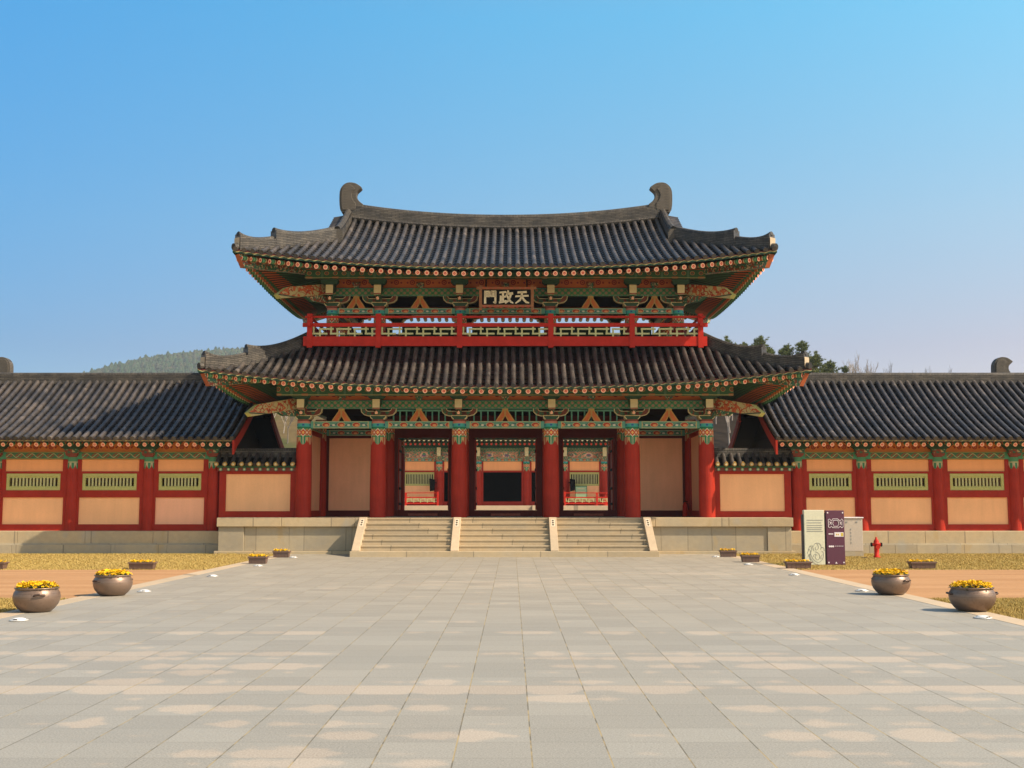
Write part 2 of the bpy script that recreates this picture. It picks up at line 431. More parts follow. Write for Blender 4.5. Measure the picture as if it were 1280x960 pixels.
def f_tile(b, k):
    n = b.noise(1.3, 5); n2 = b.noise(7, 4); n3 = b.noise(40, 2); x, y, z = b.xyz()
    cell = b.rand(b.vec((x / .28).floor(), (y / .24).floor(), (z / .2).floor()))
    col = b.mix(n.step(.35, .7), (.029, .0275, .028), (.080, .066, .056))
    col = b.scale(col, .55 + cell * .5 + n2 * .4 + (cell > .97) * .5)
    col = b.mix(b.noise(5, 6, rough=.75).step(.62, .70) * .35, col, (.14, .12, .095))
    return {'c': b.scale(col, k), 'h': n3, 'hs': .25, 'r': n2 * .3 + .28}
M['tile'] = mat('roof_tile_clay', lambda b: f_tile(b, 1.), .45, .55)
M['pan'] = mat('shade_darkened_pan_clay', lambda b: f_tile(b, .22), .5, .4); M['tile'] = [M['tile'], M['pan']]  # pan channels: cover clay darkened to paint in the shade between rows
def f_ridge(b):                                 # stacked thin tiles
    u, v = b.uv(); n = b.noise(3, 4); n2 = b.noise(22, 3)
    row = (v / .058); line = row.frac() < .30
    seg = b.rand(b.vec((u / .3 + row.floor() * .5).floor(), row.floor(), 0.))
    col = b.mix(n.step(.3, .7), (.048, .044, .040), (.095, .082, .066))
    col = b.scale(col, .65 + seg * .6 + n2 * .2)
    joint = ((u / .3 + row.floor() * .5).frac() < .05)
    return {'c': b.mix((line.max(joint)), col, b.scale(col, .25)), 'h': 1. - line.max(joint), 'hs': .8}
M['ridge'] = mat('stacked_ridge_tiles', f_ridge, .6, .35)
def f_feather(b):
    x, y, z = b.xyz()
    l = ((z * 16. + x * 8. + (x * 20.).sin() * .6).frac() < .35); n = b.noise(6, 4)
    col = b.scale((.10, .086, .068), .6 + n * .8)
    return {'c': b.mix(l * .75, col, (.035, .03, .028)), 'h': 1. - l, 'hs': .8}
M['feather'] = mat('carved_ridge_end', f_feather, .65, .3)
M['mortar'] = plain('lime_mortar', (.42, .34, .24), .25, 8, .85)

def f_stone(col, col2, bw=1.6, bh=3., stain=True):
    def f(b):
        x, y, z = b.xyz(); n = b.noise(.8, 5, rough=.65); n2 = b.noise(60, 2); n3 = b.noise(6, 4)
        c = b.mix(n.step(.36, .66), col, col2)
        blk = b.rand(b.vec(((x + y) / bw).floor(), (z / bh).floor(), 3.))
        c = b.scale(c, .86 + blk * .16 + (n2 - .5) * .4 + (n3 - .5) * .25)
        if stain:
            st = b.noise(1.6, 4, b.vec(x * 1.2, y, z * .45)).step(.58, .68)
            c = b.mix(st * .45, c, (.40, .28, .12))
            st2 = b.noise(1.1, 4, b.vec(x + 7., y, z * .6)).step(.60, .70); c = b.mix(st2 * .4, c, (.30, .30, .27))
        j = ((x + y) / bw).frac(); jj = (j < .008) + (j > .992)
        return {'c': b.mix(jj * .6, c, (.14, .12, .09)), 'h': n2, 'hs': .15}
    return f
M['stone'] = mat('granite_block', f_stone((.40, .335, .225), (.35, .305, .225)), .8, .25)
M['stone_y'] = mat('yellow_granite', f_stone((.47, .36, .215), (.42, .345, .225), 2.6), .8, .25)
M['stone_s'] = mat('stair_granite', f_stone((.47, .365, .225), (.43, .35, .235), 2.1, .34, False), .8, .25)
M['stone_p'] = mat('pale_granite', f_stone((.50, .385, .26), (.44, .35, .24), 20., 9., False), .8, .25)
def f_pave(b):
    x, y, z = b.xyz()
    sx = (x + .138) / .5; sy = (y - .1) / .5
    ix, iy = sx.floor(), sy.floor(); fx, fy = sx.frac(), sy.frac()
    slab = b.rand(b.vec(ix, iy, 0.)); row = b.rand(b.vec(0., iy, 5.)); rc = b.rand(b.vec(1., iy, 8.)) * .5 + .25
    wob = b.noise(5., 4, b.vec(x, y * 2., 0.), rough=.6)          # pale dried streaks keep to their own course of slabs
    nrow = b.noise(1., 3, b.vec(x * 1.15, iy * 5.37, 1.)); big = b.noise(.22, 2, b.vec(x, y, 2.))
    st2_ = nrow * 1.0 + row * .34 + big * .7 + (wob - .5) * .22 + slab * .05 - (fy - rc).abs() * .34
    bq = (y + 28.3) / 2.7; bandf = (1. - bq * bq).max(0.)
    pale = (st2_ + bandf * .15 - .06 - ((fx - .5) * (fx - .5)) * (b.rand(b.vec(ix, iy, 4.)) * .7)).step(1.02, 1.10)
    sp = b.noise(70, 3, rough=.8); sp2 = b.noise(26, 2)
    col = b.mix(b.noise(.5, 3), (.285, .277, .243), (.308, .288, .242))
    col = b.mix(pale * .85, col, (.385, .332, .268))
    near = ((y + 28.) / 12.).step(0., 1.); fst = b.noise(1., 4, b.vec(x * 1.1, y * 7., 4.))        # slabs nearer the stairs turn a warmer, yellower tone
    col = b.mix(near * .55, col, (.345, .297, .225))
    col = b.scale(col, .60 + slab * .13 + (fst - .5) * near * .5 + fst * .08 + sp.step(.32, .68) * .40 + sp2 * .10)
    jx = ((fx - .5).abs() > .4905); jy = ((fy - .5).abs() > .490)
    moss = b.noise(3., 3)
    col = b.mix(jy * .45, col, (.16, .15, .12)); col = b.mix(jx * (.55 + moss * .5), col, b.mix(moss.step(.42, .6), (.09, .075, .045), (.36, .27, .12)))
    return {'c': col, 'h': 1. - jx.max(jy) * .9 + sp * .12, 'hs': .5, 'hd': .01, 'r': pale * .1 + .62}
M['pave'] = mat('granite_paving', f_pave, .7, .3)
def f_lawn(b):
    n = b.noise(.5, 4); n2 = b.noise(14, 4); n3 = b.noise(2.5, 4)
    col = b.mix(n2, (.39, .265, .08), (.49, .34, .125)); col = b.mix(n.step(.5, .7) * .6, col, (.24, .22, .06)); col = b.mix(n3.step(.62, .75) * .4, col, (.17, .18, .05))
    return {'c': col, 'h': n2, 'hs': 1., 'hd': .05}
M['lawn'] = mat('dry_lawn', f_lawn, .9, .1)
def f_earth(b):
    n = b.noise(.35, 4); n2 = b.noise(9, 4); x, y, z = b.xyz(); n4 = b.noise(.8, 4, b.vec(x * .25, y * 2.2, 0.))
    col = b.mix(n4.step(.35, .65), (.36, .195, .09), (.43, .245, .12)); col = b.scale(col, .78 + n2 * .3 + n * .14)
    return {'c': col, 'h': n2, 'hs': .5}
M['earth'] = mat('terracotta_earth', f_earth, .9, .12)
M['sand'] = plain('courtyard_sand', (.42, .34, .24), .15, .6, .9, .1)
def f_hill(b):
    n = b.noise(.12, 5); n2 = b.noise(.9, 5); x, y, z = b.xyz(); rt = (x / 10.).step(0., 1.) * ((y - 62.) / 6.).step(0., 1.)
    col = b.mix(n2, (.075, .055, .030), (.17, .125, .055)); col = b.mix(n.step(.45, .65), col, (.065, .075, .028)); return b.mix(rt, col, b.mix(n2, (.012, .010, .008), (.040, .030, .022)))
M['hill'] = mat('dry_hillside', f_hill, .95, .05)

# ------------------------------------------------------------------ roofs
PITCH = .28
def tile_slope(mb, S, a0, a1, Dmax, pitch=PITCH, course=.30, r=.078, mi=0, pan=None):
    """S(a, d): point on the slope, a along the eave, d plan distance up from the eave; builds pans and round rows"""
    n = max(1, round((a1 - a0) / pitch)); st = (a1 - a0) / n
    sgn = 1
    def nrm(a, d):
        e = .02; A = Vector(S(a + e, d)) - Vector(S(a - e, d)); U = Vector(S(a, d + e)) - Vector(S(a, d - e))
        N = A.cross(U); N.normalize()
        return (N if N.z > 0 else -N), A.normalized(), U.normalized()
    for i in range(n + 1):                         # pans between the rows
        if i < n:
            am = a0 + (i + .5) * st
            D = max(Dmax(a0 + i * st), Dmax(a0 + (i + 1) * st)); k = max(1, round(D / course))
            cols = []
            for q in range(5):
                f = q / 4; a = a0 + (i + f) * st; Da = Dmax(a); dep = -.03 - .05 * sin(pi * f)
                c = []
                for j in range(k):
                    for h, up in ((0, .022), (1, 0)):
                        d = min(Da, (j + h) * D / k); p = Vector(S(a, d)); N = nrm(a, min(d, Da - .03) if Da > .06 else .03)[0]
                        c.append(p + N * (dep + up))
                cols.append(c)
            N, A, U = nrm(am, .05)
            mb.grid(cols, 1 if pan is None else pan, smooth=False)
    for i in range(n + 1):                         # round cover tiles
        a = a0 + i * st; D = Dmax(a)
        if D < .12: continue
        k = max(1, round(D / course)); m = 7
        for j in range(k):
            d0, d1 = j * D / k, (j + 1) * D / k
            p0, p1 = Vector(S(a, d0)), Vector(S(a, d1)); N, A, U = nrm(a, (d0 + d1) / 2)
            wob = random.uniform(-.003, .003)
            if j == 0: p0 = p0 - U * .06
            r0, r1 = r * 1.02, r * .965
            ang = [-.5 + (pi + 1.) * t / m for t in range(m + 1)]
            R0 = [p0 + A * (cos(t) * r0 + wob) + N * (sin(t) * r0 + .012) for t in ang]
            R1 = [p1 + A * (cos(t) * r1 + wob) + N * (sin(t) * r1 + .012) for t in ang]
            for t in range(m):
                mb.face((R0[t], R0[t + 1], R1[t + 1], R1[t]), mi, smooth=True)
            if j == 0:                             # round end disc
                c = p0 - U * .002; N2 = N
                mb.face([c + A * cos(2 * pi * t / 10) * r * 1.02 + N2 * (sin(2 * pi * t / 10) * r * 1.02 + .012) for t in range(10)], mi)
            else:
                mb.face(R0, mi)

def sweep_ridge(mb, pts, w, hts, mi=0, end_mi=1, cap=True, cap_r=.10, both=False):
    """a stacked-tile ridge: rectangular section of width w along pts (on the roof surface), top at hts above"""
    pts = [Vector(p) for p in pts]; n = len(pts); Ls = [0]
    for i in range(1, n): Ls.append(Ls[-1] + (pts[i] - pts[i - 1]).length)
    Lf, Rt = [], []
    for i in range(n):
        t = pts[min(i + 1, n - 1)] - pts[max(i - 1, 0)]; s = Vector((t.y, -t.x, 0)).normalized() * (w / 2)
        Lf.append(pts[i] - s); Rt.append(pts[i] + s)
    up = lambda i, e=0: Vector((0, 0, hts[i] + e)); dn = Vector((0, 0, -.12))
    for i in range(n - 1):
        j = i + 1
        for a, fl in ((Rt, 0), (Lf, 1)):
            q = [a[i] + dn, a[j] + dn, a[j] + up(j), a[i] + up(i)]
            uv = [(Ls[i], 0), (Ls[j], 0), (Ls[j], hts[j] + .12), (Ls[i], hts[i] + .12)]
            mb.face(q[::-1] if fl else q, mi, uv[::-1] if fl else uv)
        mb.face((Rt[i] + up(i), Rt[j] + up(j), Lf[j] + up(j), Lf[i] + up(i)), mi)
    for i in (0, n - 1):
        q = [Lf[i] + dn, Rt[i] + dn, Rt[i] + up(i), Lf[i] + up(i)]; mb.face(q, end_mi)
    if cap:
        mb.tube([pts[i] + up(i, .02) for i in range(n)], cap_r, 8, mi)
    return mb

class HipRoof:
    def __init__(s, xc, yc, zc, xm, ym, zm, xt, yh, yt, zt, y0, c=.72, rear_lift=0., ex=2.3):
        s.__dict__.update(locals())
    def fl(s, t): return abs(t) ** s.ex
    def ye(s, x): return lerp(s.ym, s.yc, s.fl(x / s.xc))
    def xe(s, y): return lerp(s.xm, s.xc, s.fl((y - s.y0) / (s.y0 - s.yc)))
    def zx(s, x, rear=False): return lerp(s.zm + (s.rear_lift if rear else 0), s.zc, s.fl(x / s.xc))
    def zy(s, y): return lerp(s.zm, s.zc, s.fl((y - s.y0) / (s.y0 - s.yc)))
    def prof(s, q): return s.c * q + (1 - s.c) * q * q
    def ztop(s, x): return s.zt(x) if callable(s.zt) else s.zt
    def zf(s, x, y, rear=False):
        e = s.ye(x); q = (y - e) / (s.yt - e); z0 = s.zx(x, rear)
        return z0 + (s.ztop(x) - z0) * s.prof(max(q, -.2))
    def hip_y(s, x): return lerp(s.yh, s.yc, (abs(x) - s.xt) / (s.xc - s.xt))
    def hip_x(s, y): return lerp(s.xt, s.xc, (s.yh - y) / (s.yh - s.yc))
    def hip(s, t, sx=1, rear=False, dz=0):        # t 0 at top .. 1 at corner
        x = lerp(s.xt, s.xc, t); y = lerp(s.yh, s.yc, t)
        return Vector((sx * x, y if not rear else 2 * s.y0 - y, s.zf(x, y) + dz))
    def Sf(s, rear=False):
        def S(a, d):
            y = s.ye(a) + d; z = s.zf(a, y, rear); return (a, 2 * s.y0 - y, z) if rear else (a, y, z)
        return S
    def Df(s, a): return max(0., (s.yt if abs(a) <= s.xt else s.hip_y(a)) - s.ye(a))
    def Ss(s, sx):
        def S(a, d):
            e = s.xe(a); yy = min(max(a, s.yc), 2 * s.y0 - s.yc); m = yy if yy <= s.y0 else 2 * s.y0 - yy
            if m < s.yh: xh = s.hip_x(m); zh = s.zf(xh, m)
            else: xh = s.xt; zh = s.zf(s.xt, s.yh)
            L = max(e - xh, .05); q = d / L; z0 = s.zy(a)
            return (sx * (e - d), a, z0 + (zh - z0) * (.8 * q + .2 * q * q))
        return S
    def Ds(s, a):
        m = a if a <= s.y0 else 2 * s.y0 - a
        return max(0., s.xe(a) - (s.hip_x(m) if m < s.yh else s.xt))
    def tiles(s, mb):
        w = s.xc - .12
        tile_slope(mb, s.Sf(), -w, w, s.Df)
        tile_slope(mb, s.Sf(True), -w, w, s.Df, course=.6)
        for sx in (-1, 1):
            tile_slope(mb, s.Ss(sx), s.yc + .12, 2 * s.y0 - s.yc - .12, s.Ds, course=.4)
    def eave_pts(s, n=40, dz=0., inn=0.):          # front edge, right, rear, left (closed loop)
        P = []
        for i in range(n): x = lerp(-s.xc, s.xc, i / n); P.append((x * (1 - inn / s.xc), s.ye(x) + inn, s.zx(x) + dz))
        for i in range(n // 2): y = lerp(s.yc, 2 * s.y0 - s.yc, i / (n // 2)); P.append((s.xe(y) - inn, s.y0 + (y - s.y0) * (1 - inn / (s.y0 - s.yc)), s.zy(y) + dz))
        for i in range(n): x = lerp(s.xc, -s.xc, i / n); P.append((x * (1 - inn / s.xc), 2 * s.y0 - s.ye(x) - inn, s.zx(x, True) + dz))
        for i in range(n // 2): y = lerp(2 * s.y0 - s.yc, s.yc, i / (n // 2)); P.append((-s.xe(y) + inn, s.y0 + (y - s.y0) * (1 - inn / (s.y0 - s.yc)), s.zy(y) + dz))
        return P
def eave_board(mb, P, h=.10, mi=0):
    L = 0; k = len(P)
    for i in range(k):
        a, b = Vector(P[i]), Vector(P[(i + 1) % k]); l2 = L + (b - a).length; dz = Vector((0, 0, h))
        mb.face((a - dz, b - dz, b, a), mi, [(L, 0), (l2, 0), (l2, 1), (L, 1)])
        L = l2
def soffit(mb, P, Q, mi=0):                        # P outer loop, Q inner loop
    k = len(P); L = 0
    for i in range(k):
        j = (i + 1) % k; w = (Vector(P[i]) - Vector(Q[i])).length
        mb.face((P[i], Q[i], Q[j], P[j]), mi, [(0, 0), (0, w), (0, w), (0, 0)])
def loop_to_rect(P, x1, y1, y2, z):                # nearest points of a wall rectangle
    return [(max(-x1, min(x1, p[0])), max(y1, min(y2, p[1])), z) for p in P]

rafter_me = None
def rafter_mesh(L=3.0, r=.082):
    mb = MB(); n = 10
    mb.tube([(0, .0, 0), (0, .35, 0), (0, L, 0)], r, n, 0, caps=False)
    # end disc facing -y: pale ring, red core, pale dot
    rr = [r, r * .52, r * .16]
    for i, m in enumerate((1, 2, 1)):
        y = -.002 * (i + 1)
        mb.face([(cos(2 * pi * k / n) * rr[i], y, sin(2 * pi * k / n) * rr[i]) for k in range(n)], m)
    return mb.mesh('rafter', [M['rafter'], M['pink'], M['rdot']])
RAFT = rafter_mesh(2.9); RAFT_S = rafter_mesh(1.6, .072)
def aim(o, p, q, parent):
    """put a rafter at p pointing towards q (local +y)"""
    p, q = Vector(p), Vector(q); d = (q - p).normalized()
    o.rotation_euler = d.to_track_quat('Y', 'Z').to_euler(); o.location = p - wloc(parent)
def rafter(me, p, q, parent, name='rafter'):
    o = bpy.data.objects.new(name, me); COL.objects.link(o); o.parent = parent; aim(o, p, q, parent); return o
def rafters_one(ps, mats, L=2.0, r=.08, n=8):      # many rafters in one mesh (sides and rear)
    mb = MB()
    for p, q in ps:
        p, q = Vector(p), Vector(q); d = (q - p).normalized()
        mb.tube([p, p + d * .35, q], r, n, 0, caps=False)
        a = d.orthogonal().normalized(); b = d.cross(a)
        for i, (k, m) in enumerate(((1, 1), (.5, 2))):
            c = p - d * .003 * (i + 1); mb.face([c + (a * cos(2 * pi * t / n) - b * sin(2 * pi * t / n)) * r * k for t in range(n)], m)
    return mb

# ------------------------------------------------------------------ ground
def sheet(name, x0, x1, y0, y1, z, m, kind='structure'):
    mb = MB(); mb.face([(x0, y0, z), (x1, y0, z), (x1, y1, z), (x0, y1, z)]); return obj(name, mb, m, kind=kind)
sheet('lawn_ground', -1250, 1250, -120, 8, -.012, M['lawn'])
mb = MB()
for s in (-1, 1): mb.face([(s * 7.42, -19.6, -.006), (s * 60, -19.6, -.006), (s * 60, -10.5, -.006), (s * 7.42, -10.5, -.006)][::s])
obj('earth_path', mb, M['earth'], kind='structure')
mb = MB(); mb.face([(-7.05, -60, 0), (7.05, -60, 0), (7.05, -.9, 0), (-7.05, -.9, 0)])
mb.face([(-60, -120, 0), (60, -120, 0), (60, -60, 0), (-60, -60, 0)])
obj('paved_plaza', mb, M['pave'], kind='structure')
mb = MB()
for s in (-1, 1): mb.box(min(s * 7.05, s * 7.42), max(s * 7.05, s * 7.42), -60, -1.2, -.1, .004)
obj('paving_edge', mb, M['stone_p'], kind='structure')
mb = MB(); mb.box(-120, 120, 7.9, 60, .2, 1.19); obj('courtyard_ground', mb, M['sand'], kind='structure')

# ------------------------------------------------------------------ stone platform and stairs
plat = thing('stone_platform', 'low grey granite platform with a projecting capstone under the red gate', 'platform', (0, 3.5, 0))
mb = MB()
xs = [-9.6, -7.45, -5.0, -2.5, 0, 2.5, 5.0, 7.45, 9.6]
for a, b in zip(xs, xs[1:]): mb.box(a + .003, b - .003, -1.12, .6, .9, 1.2)
mb.box(-9.6, 9.6, .6, 8.1, .9, 1.2)
obj('capstone', mb, M['stone_y'], plat, bevel=.015)
mb = MB()
for s in (-1, 1):
    e = [9.55, 8.75, 6.9, 5.2, 0] if s > 0 else [9.55, 8.7, 7.2, 5.3, 0]
    for i in range(4):
        a, b = sorted((s * e[i], s * e[i + 1])); pr = .05 if (i == 0) else 0
        mb.box(a + .003, b - .003, -1.0 - pr, .5, .1, .897)
obj('facing_slab', mb, M['stone'], plat, bevel=.008)
mb = MB(); mb.box(-9.52, 9.52, .5, 8.0, 0, .895); obj('platform_core', mb, M['stone'], plat)
mb = MB(); mb.box(-9.66, 9.66, -1.16, -.5, -.05, .098); obj('plinth', mb, M['stone_y'], plat, bevel=.012)

st = thing('stone_staircase', 'wide granite staircase in three flights leading up to the gate', 'staircase', (0, -2.2, 0))
N_ST = 6; base_h = .17; rise = (1.2 - base_h) / N_ST; tread = .33
flights = [(-4.58, -1.70), (-1.46, 1.46), (1.70, 4.58)]
mb = MB(); mb.box(-4.85, 4.85, -3.33, -1.16, -.02, base_h); obj('base_step', mb, M['stone_s'], st, bevel=.01)
for k in range(N_ST):
    mb = MB()
    for a, b in flights:
        y0 = -1.125 - (N_ST - 1 - k) * tread
        z1 = base_h + (k + 1) * rise - (.002 if k == N_ST - 1 else 0)
        mb.box(a, b, y0 - .02, -1.122, z1 - .05, z1); mb.box(a, b, y0, -1.122, base_h + k * rise + .001, z1 - .05)
    if k == N_ST - 1: pass
    obj('step', mb, M['stone_s'], st, bevel=.006)
chx = [-4.70, -1.58, 1.58, 4.70]
for x in chx:
    prof = [(-3.13, base_h), (-1.123, base_h), (-1.123, 1.215), (-1.30, 1.215), (-3.13, .20)]
    mb = MB(); mb.prism(prof, (x - .125, 0, 0), (0, 1, 0), (0, 0, 1), (.25, 0, 0), 0)
    ch = obj('stair_cheek', mb, M['stone_p'], st, bevel=.012)
    # small white plate with three dark marks near the top of the cheek
    sl_ = (1.215 - .20) / 1.83; y1, y0 = -1.42, -1.83
    zz = lambda y: 1.215 + (y + 1.30) * sl_
    mb = MB(); q = [(x - .06, y0, zz(y0) + .006), (x + .06, y0, zz(y0) + .006), (x + .06, y1, zz(y1) + .006), (x - .06, y1, zz(y1) + .006)]
    mb.face(q, 0)
    for i in range(3):
        ya = lerp(y0, y1, .12 + i * .29); yb = ya + .07
        mb.face([(x - .03, ya, zz(ya) + .010), (x + .03, ya, zz(ya) + .010), (x + .03, yb, zz(yb) + .010), (x - .03, yb, zz(yb) + .010)], 1)
    obj('white_plate', mb, [plain('white_plate', (.66, .56, .42), .05), M['dark']] if x == chx[0] else [bpy.data.materials['white_plate'], M['dark']], ch)

# ------------------------------------------------------------------ the gate
gate = thing('gate_pavilion', 'two storey red palace gate with curved tiled roofs on a granite platform', 'gate', (0, 3.5, 1.2))
CX1 = [-6.93, -4.37, -1.58, 1.58, 4.37, 6.93]
def col_mesh(h, r, m, name='column'):
    mb = MB(); mb.lathe([(r, 0), (r * 1.02, h * .3), (r * .985, h * .65), (r * .90, h)], 24)
    mb.u = [(u, h - v) for u, v in mb.u]
    return mb.mesh(name, [m])
CM = col_mesh(3.29, .275, M['column']); CMb = col_mesh(3.6, .24, M['column'])
base_mb = MB(); base_mb.lathe([(.36, 0), (.35, .03), (.30, .05)], 20); BASE = base_mb.mesh('column_base', [M['stone']])
for y, me in ((0, CM), (3.5, CMb), (7.0, CM)):
    for x in CX1:
        o = obj('column', me, None, gate, org=(x, y, 1.2)) if False else bpy.data.objects.new('column', me)
        if o.name not in COL.objects: COL.objects.link(o)
        o.parent = gate; o.location = Vector((x, y, 1.2)) - gate.location
bays = list(zip(CX1, CX1[1:]))
def bay_box(name, x0, x1, y0, y1, z0, z1, m, parent, **k):
    mb = MB(); mb.box(x0, x1, y0, y1, z0, z1); return obj(name, mb, m, parent, **k)
def bracket_parts():
    blk = MB()
    blk.prism([(-.20, 0), (.20, 0), (.20, .06), (.27, .12), (.27, .2), (-.27, .2), (-.27, .12), (-.20, .06)], (0, -.25, 0), (1, 0, 0), (0, 0, 1), (0, .5, 0), 0, inset=.025, mi_in=1)
    blk.box(-.2, .2, -.256, .25, 0, .055, 2)
    arm = MB()
    arm.prism([(-.50, .22), (-.34, .18), (.34, .18), (.50, .22), (.60, .32), (.62, .46), (.44, .46), (.43, .40), (.37, .36), (-.37, .36), (-.43, .40), (-.44, .46), (-.62, .46), (-.60, .32)],
              (0, -.09, 0), (1, 0, 0), (0, 0, 1), (0, .18, 0), 0, inset=.022, mi_in=1)
    for s in (-1, 1): arm.box(s * .53 - .1, s * .53 + .1, -.11, .11, .455, .50, 0)
    proj = MB()
    proj.prism([(-.25, .18), (-.25, .36), (.62, .36), (.74, .30), (.56, .20)], (-.08, 0, 0), (0, -1, 0), (0, 0, 1), (.16, 0, 0), 0)
    proj.prism([(-.035, .0), (.035, .0), (.05, .06), (0, .12), (-.05, .06)], (0, -.755, .20), (1, 0, 0), (0, 0, 1), (0, .05, 0), 1)
    can = MB()                                     # slanted cantilever with a cream end
    can.prism([(.85, .36), (.85, .70), (-.4, 1.15), (-.4, .80)], (-.125, 0, 0), (0, -1, 0), (0, 0, 1), (.25, 0, 0), 1)
    can.face([(-.125, -.853, .36), (.125, -.853, .36), (.125, -.853, .70), (-.125, -.853, .70)], 0)
    can.face([(-.125, -.856, .37), (.125, -.856, .37), (.125, -.856, .41), (-.125, -.856, .41)], 2)
    top = MB()
    top.prism([(-.22, .72), (.22, .72), (.30, .80), (.30, .9), (-.30, .9), (-.30, .80)], (0, -.88, 0), (1, 0, 0), (0, 0, 1), (0, .3, 0), 0)
    top.prism([(-.34, .90), (.34, .90), (.5, .96), (.56, 1.06), (-.56, 1.06), (-.5, .96)], (0, -.92, 0), (1, 0, 0), (0, 0, 1), (0, .16, 0), 1, inset=.022, mi_in=0)
    return [('bearing_block', blk, [M['cream'], M['dgreen'], M['brown']]), ('cross_arm', arm, [M['cream'], M['arm']]),
            ('projecting_arm', proj, [M['mottle'], M['pink']]), ('cantilever', can, [M['cream'], M['dgreen'], M['brown']]), ('upper_block', top, [M['dgreen'], M['arm']])]
BP = [(n, mb.mesh(n, ms)) for n, mb, ms in bracket_parts()]
def bracket(parent, x, y, z, rz=0, only=None):
    o = bpy.data.objects.new('bracket', BP[0][1]); COL.objects.link(o); o.parent = parent
    o.location = Vector((x, y, z)) - wloc(parent); o.rotation_euler.z = rz
    for n, me in BP[1:]:
        if only and n not in only: continue
        c = bpy.data.objects.new(n, me); COL.objects.link(c); c.parent = o
    return o
mb = MB()
for s in (-1, 1):
    mb.prism([(s * .30, 0), (s * .14, 0), (0, .25), (0, .36), (s * .06, .36)][::s], (0, -.09, 0), (1, 0, 0), (0, 0, 1), (0, .12, 0), 0, inset=.034, mi_in=1)
mb.box(-.1, .1, -.1, .05, .362, .44, 0)
STRUT = mb.mesh('triangular_strut', [M['gold'], M['orange']])

def storey(parent, cols, y, zl, zc, out=-1, lattice=(), full=True, r=.26):
    """the painted beams between column heads: zl..zc lintel, then gap, honeycomb beam, frieze"""
    bb = list(zip(cols, cols[1:]))
    for i, (a, b) in enumerate(bb):
        ya, yb = sorted((y + out * .13, y - out * .10))
        bay_box('lintel_beam', a + r - .03, b - r + .03, ya, yb, zl, zc, M['lintel'], parent)
        mid = (a + b) / 2
        o = bpy.data.objects.new('triangular_strut', STRUT); COL.objects.link(o); o.parent = parent
        o.location = Vector((mid, y + out * .02, zc + .002)) - wloc(parent)
        if i in lattice:
            mb = MB(); n = int((b - a - .9) / .21)
            for k in range(n):
                x = lerp(a + .5, b - .5, k / (n - 1)); mb.box(x - .025, x + .025, y + .10, y + .14, zc + .02, zc + .36)
            mb.box(a + .3, b - .3, y + .09, y + .15, zc + .36, zc + .42)
            obj('ventilation_bars', mb, M['teal'], parent)
        ya, yb = sorted((y + out * .12, y - out * .12))
        bay_box('honeycomb_beam', a + .004, b - .004, ya, yb, zc + .44, zc + .72, M['hex'], parent)
    a, b = cols[0], cols[-1]
    ya, yb = sorted((y + out * .06, y - out * .06))
    for i, (a, b) in enumerate(bb):
        bay_box('flower_frieze', a + .002, b - .002, ya, yb, zc + .722, zc + 1.72, M['frieze'], parent)
        mid = (a + b) / 2
        mb = MB(); mb.box(mid - .13, mid + .13, y - .20, y - .061, zc + .80, zc + .90); mb.box(mid - .09, mid + .09, y - .16, y - .0605, zc + .725, zc + .798)
        obj('frieze_block', mb, M['mottle'], parent)
def purlin(x1, y, z0, z1):
    mb = MB(); mb.box(-x1, x1, y - .09, y + .09, z0, z1); return obj('eave_purlin', mb, M['purlin'], gate)
def f_purlin(b):
    u, v = b.uv(); c = ((u / .9).frac() - .5).abs() * .9; n = b.noise(9, 3)
    col = b.mix(n, (.02, .075, .035), (.045, .14, .065)); col = b.mix((c < .11) * (v < .16), col, (.36, .08, .022)); col = b.mix((c > .41), col, (.07, .16, .10)); e = ((u / .3).frac() - .5).abs() * .3; q = (v - .52).abs() * .41; m_ = (e * e + q * q).sqrt()
    col = b.mix(m_ < .085, col, (.30, .27, .12)); col = b.mix(m_ < .065, col, (.24, .045, .02)); col = b.mix(m_ < .03, col, (.05, .16, .10)); col = b.mix((v - .93).abs() < .05, col, (.30, .07, .025)); col = b.mix((v - .06).abs() < .03, col, (.30, .28, .13)); return col
M['purlin'] = mat('green_purlin_paint', f_purlin, .6)
purlin(7.7, -.98, 5.29, 5.70); purlin(6.9, -.56, 9.39, 9.72)
storey(gate, CX1, 0, 4.25, 4.49, lattice=(1, 2, 3))
storey(gate, CX1, 7.0, 4.25, 4.49, out=1)
for x in CX1: bracket(gate, x, 0, 4.49)
for x in (-6.93, 6.93):                            # side beams of the ground storey
    for ya, yb in ((.26, 3.26), (3.74, 6.74)):
        mb = MB(); mb.box(x - .12, x + .12, ya, yb, 4.25, 4.49); obj('lintel_beam', mb, M['lintel'], gate)
        mb = MB(); mb.box(x - .11, x + .11, ya - .2, yb + .2, 4.93, 5.21); obj('honeycomb_beam', mb, M['hex'], gate)
        mb = MB(); mb.box(x - .05, x + .05, ya - .2, yb + .2, 5.212, 6.3); obj('flower_frieze', mb, M['frieze'], gate)
def corner_arm(parent, x, y, z, sx, L=2.3, drop=.42):
    d = Vector((sx, -1, 0)).normalized(); sd = Vector((d.y * sx, -d.x * sx, 0)) * .13
    o = Vector((x, y, z)) - sd
    poly = [(-.3, .06), (L - .1, -drop - .02), (L + .02, -drop + .10), (L - .36, -drop + .40), (-.3, .44)]
    mb = MB(); mb.prism(poly if sx > 0 else poly, o, d, (0, 0, 1), sd * 2, 0, side=1)
    return obj('diagonal_cantilever', mb, [M['scroll'], M['lime']], parent)
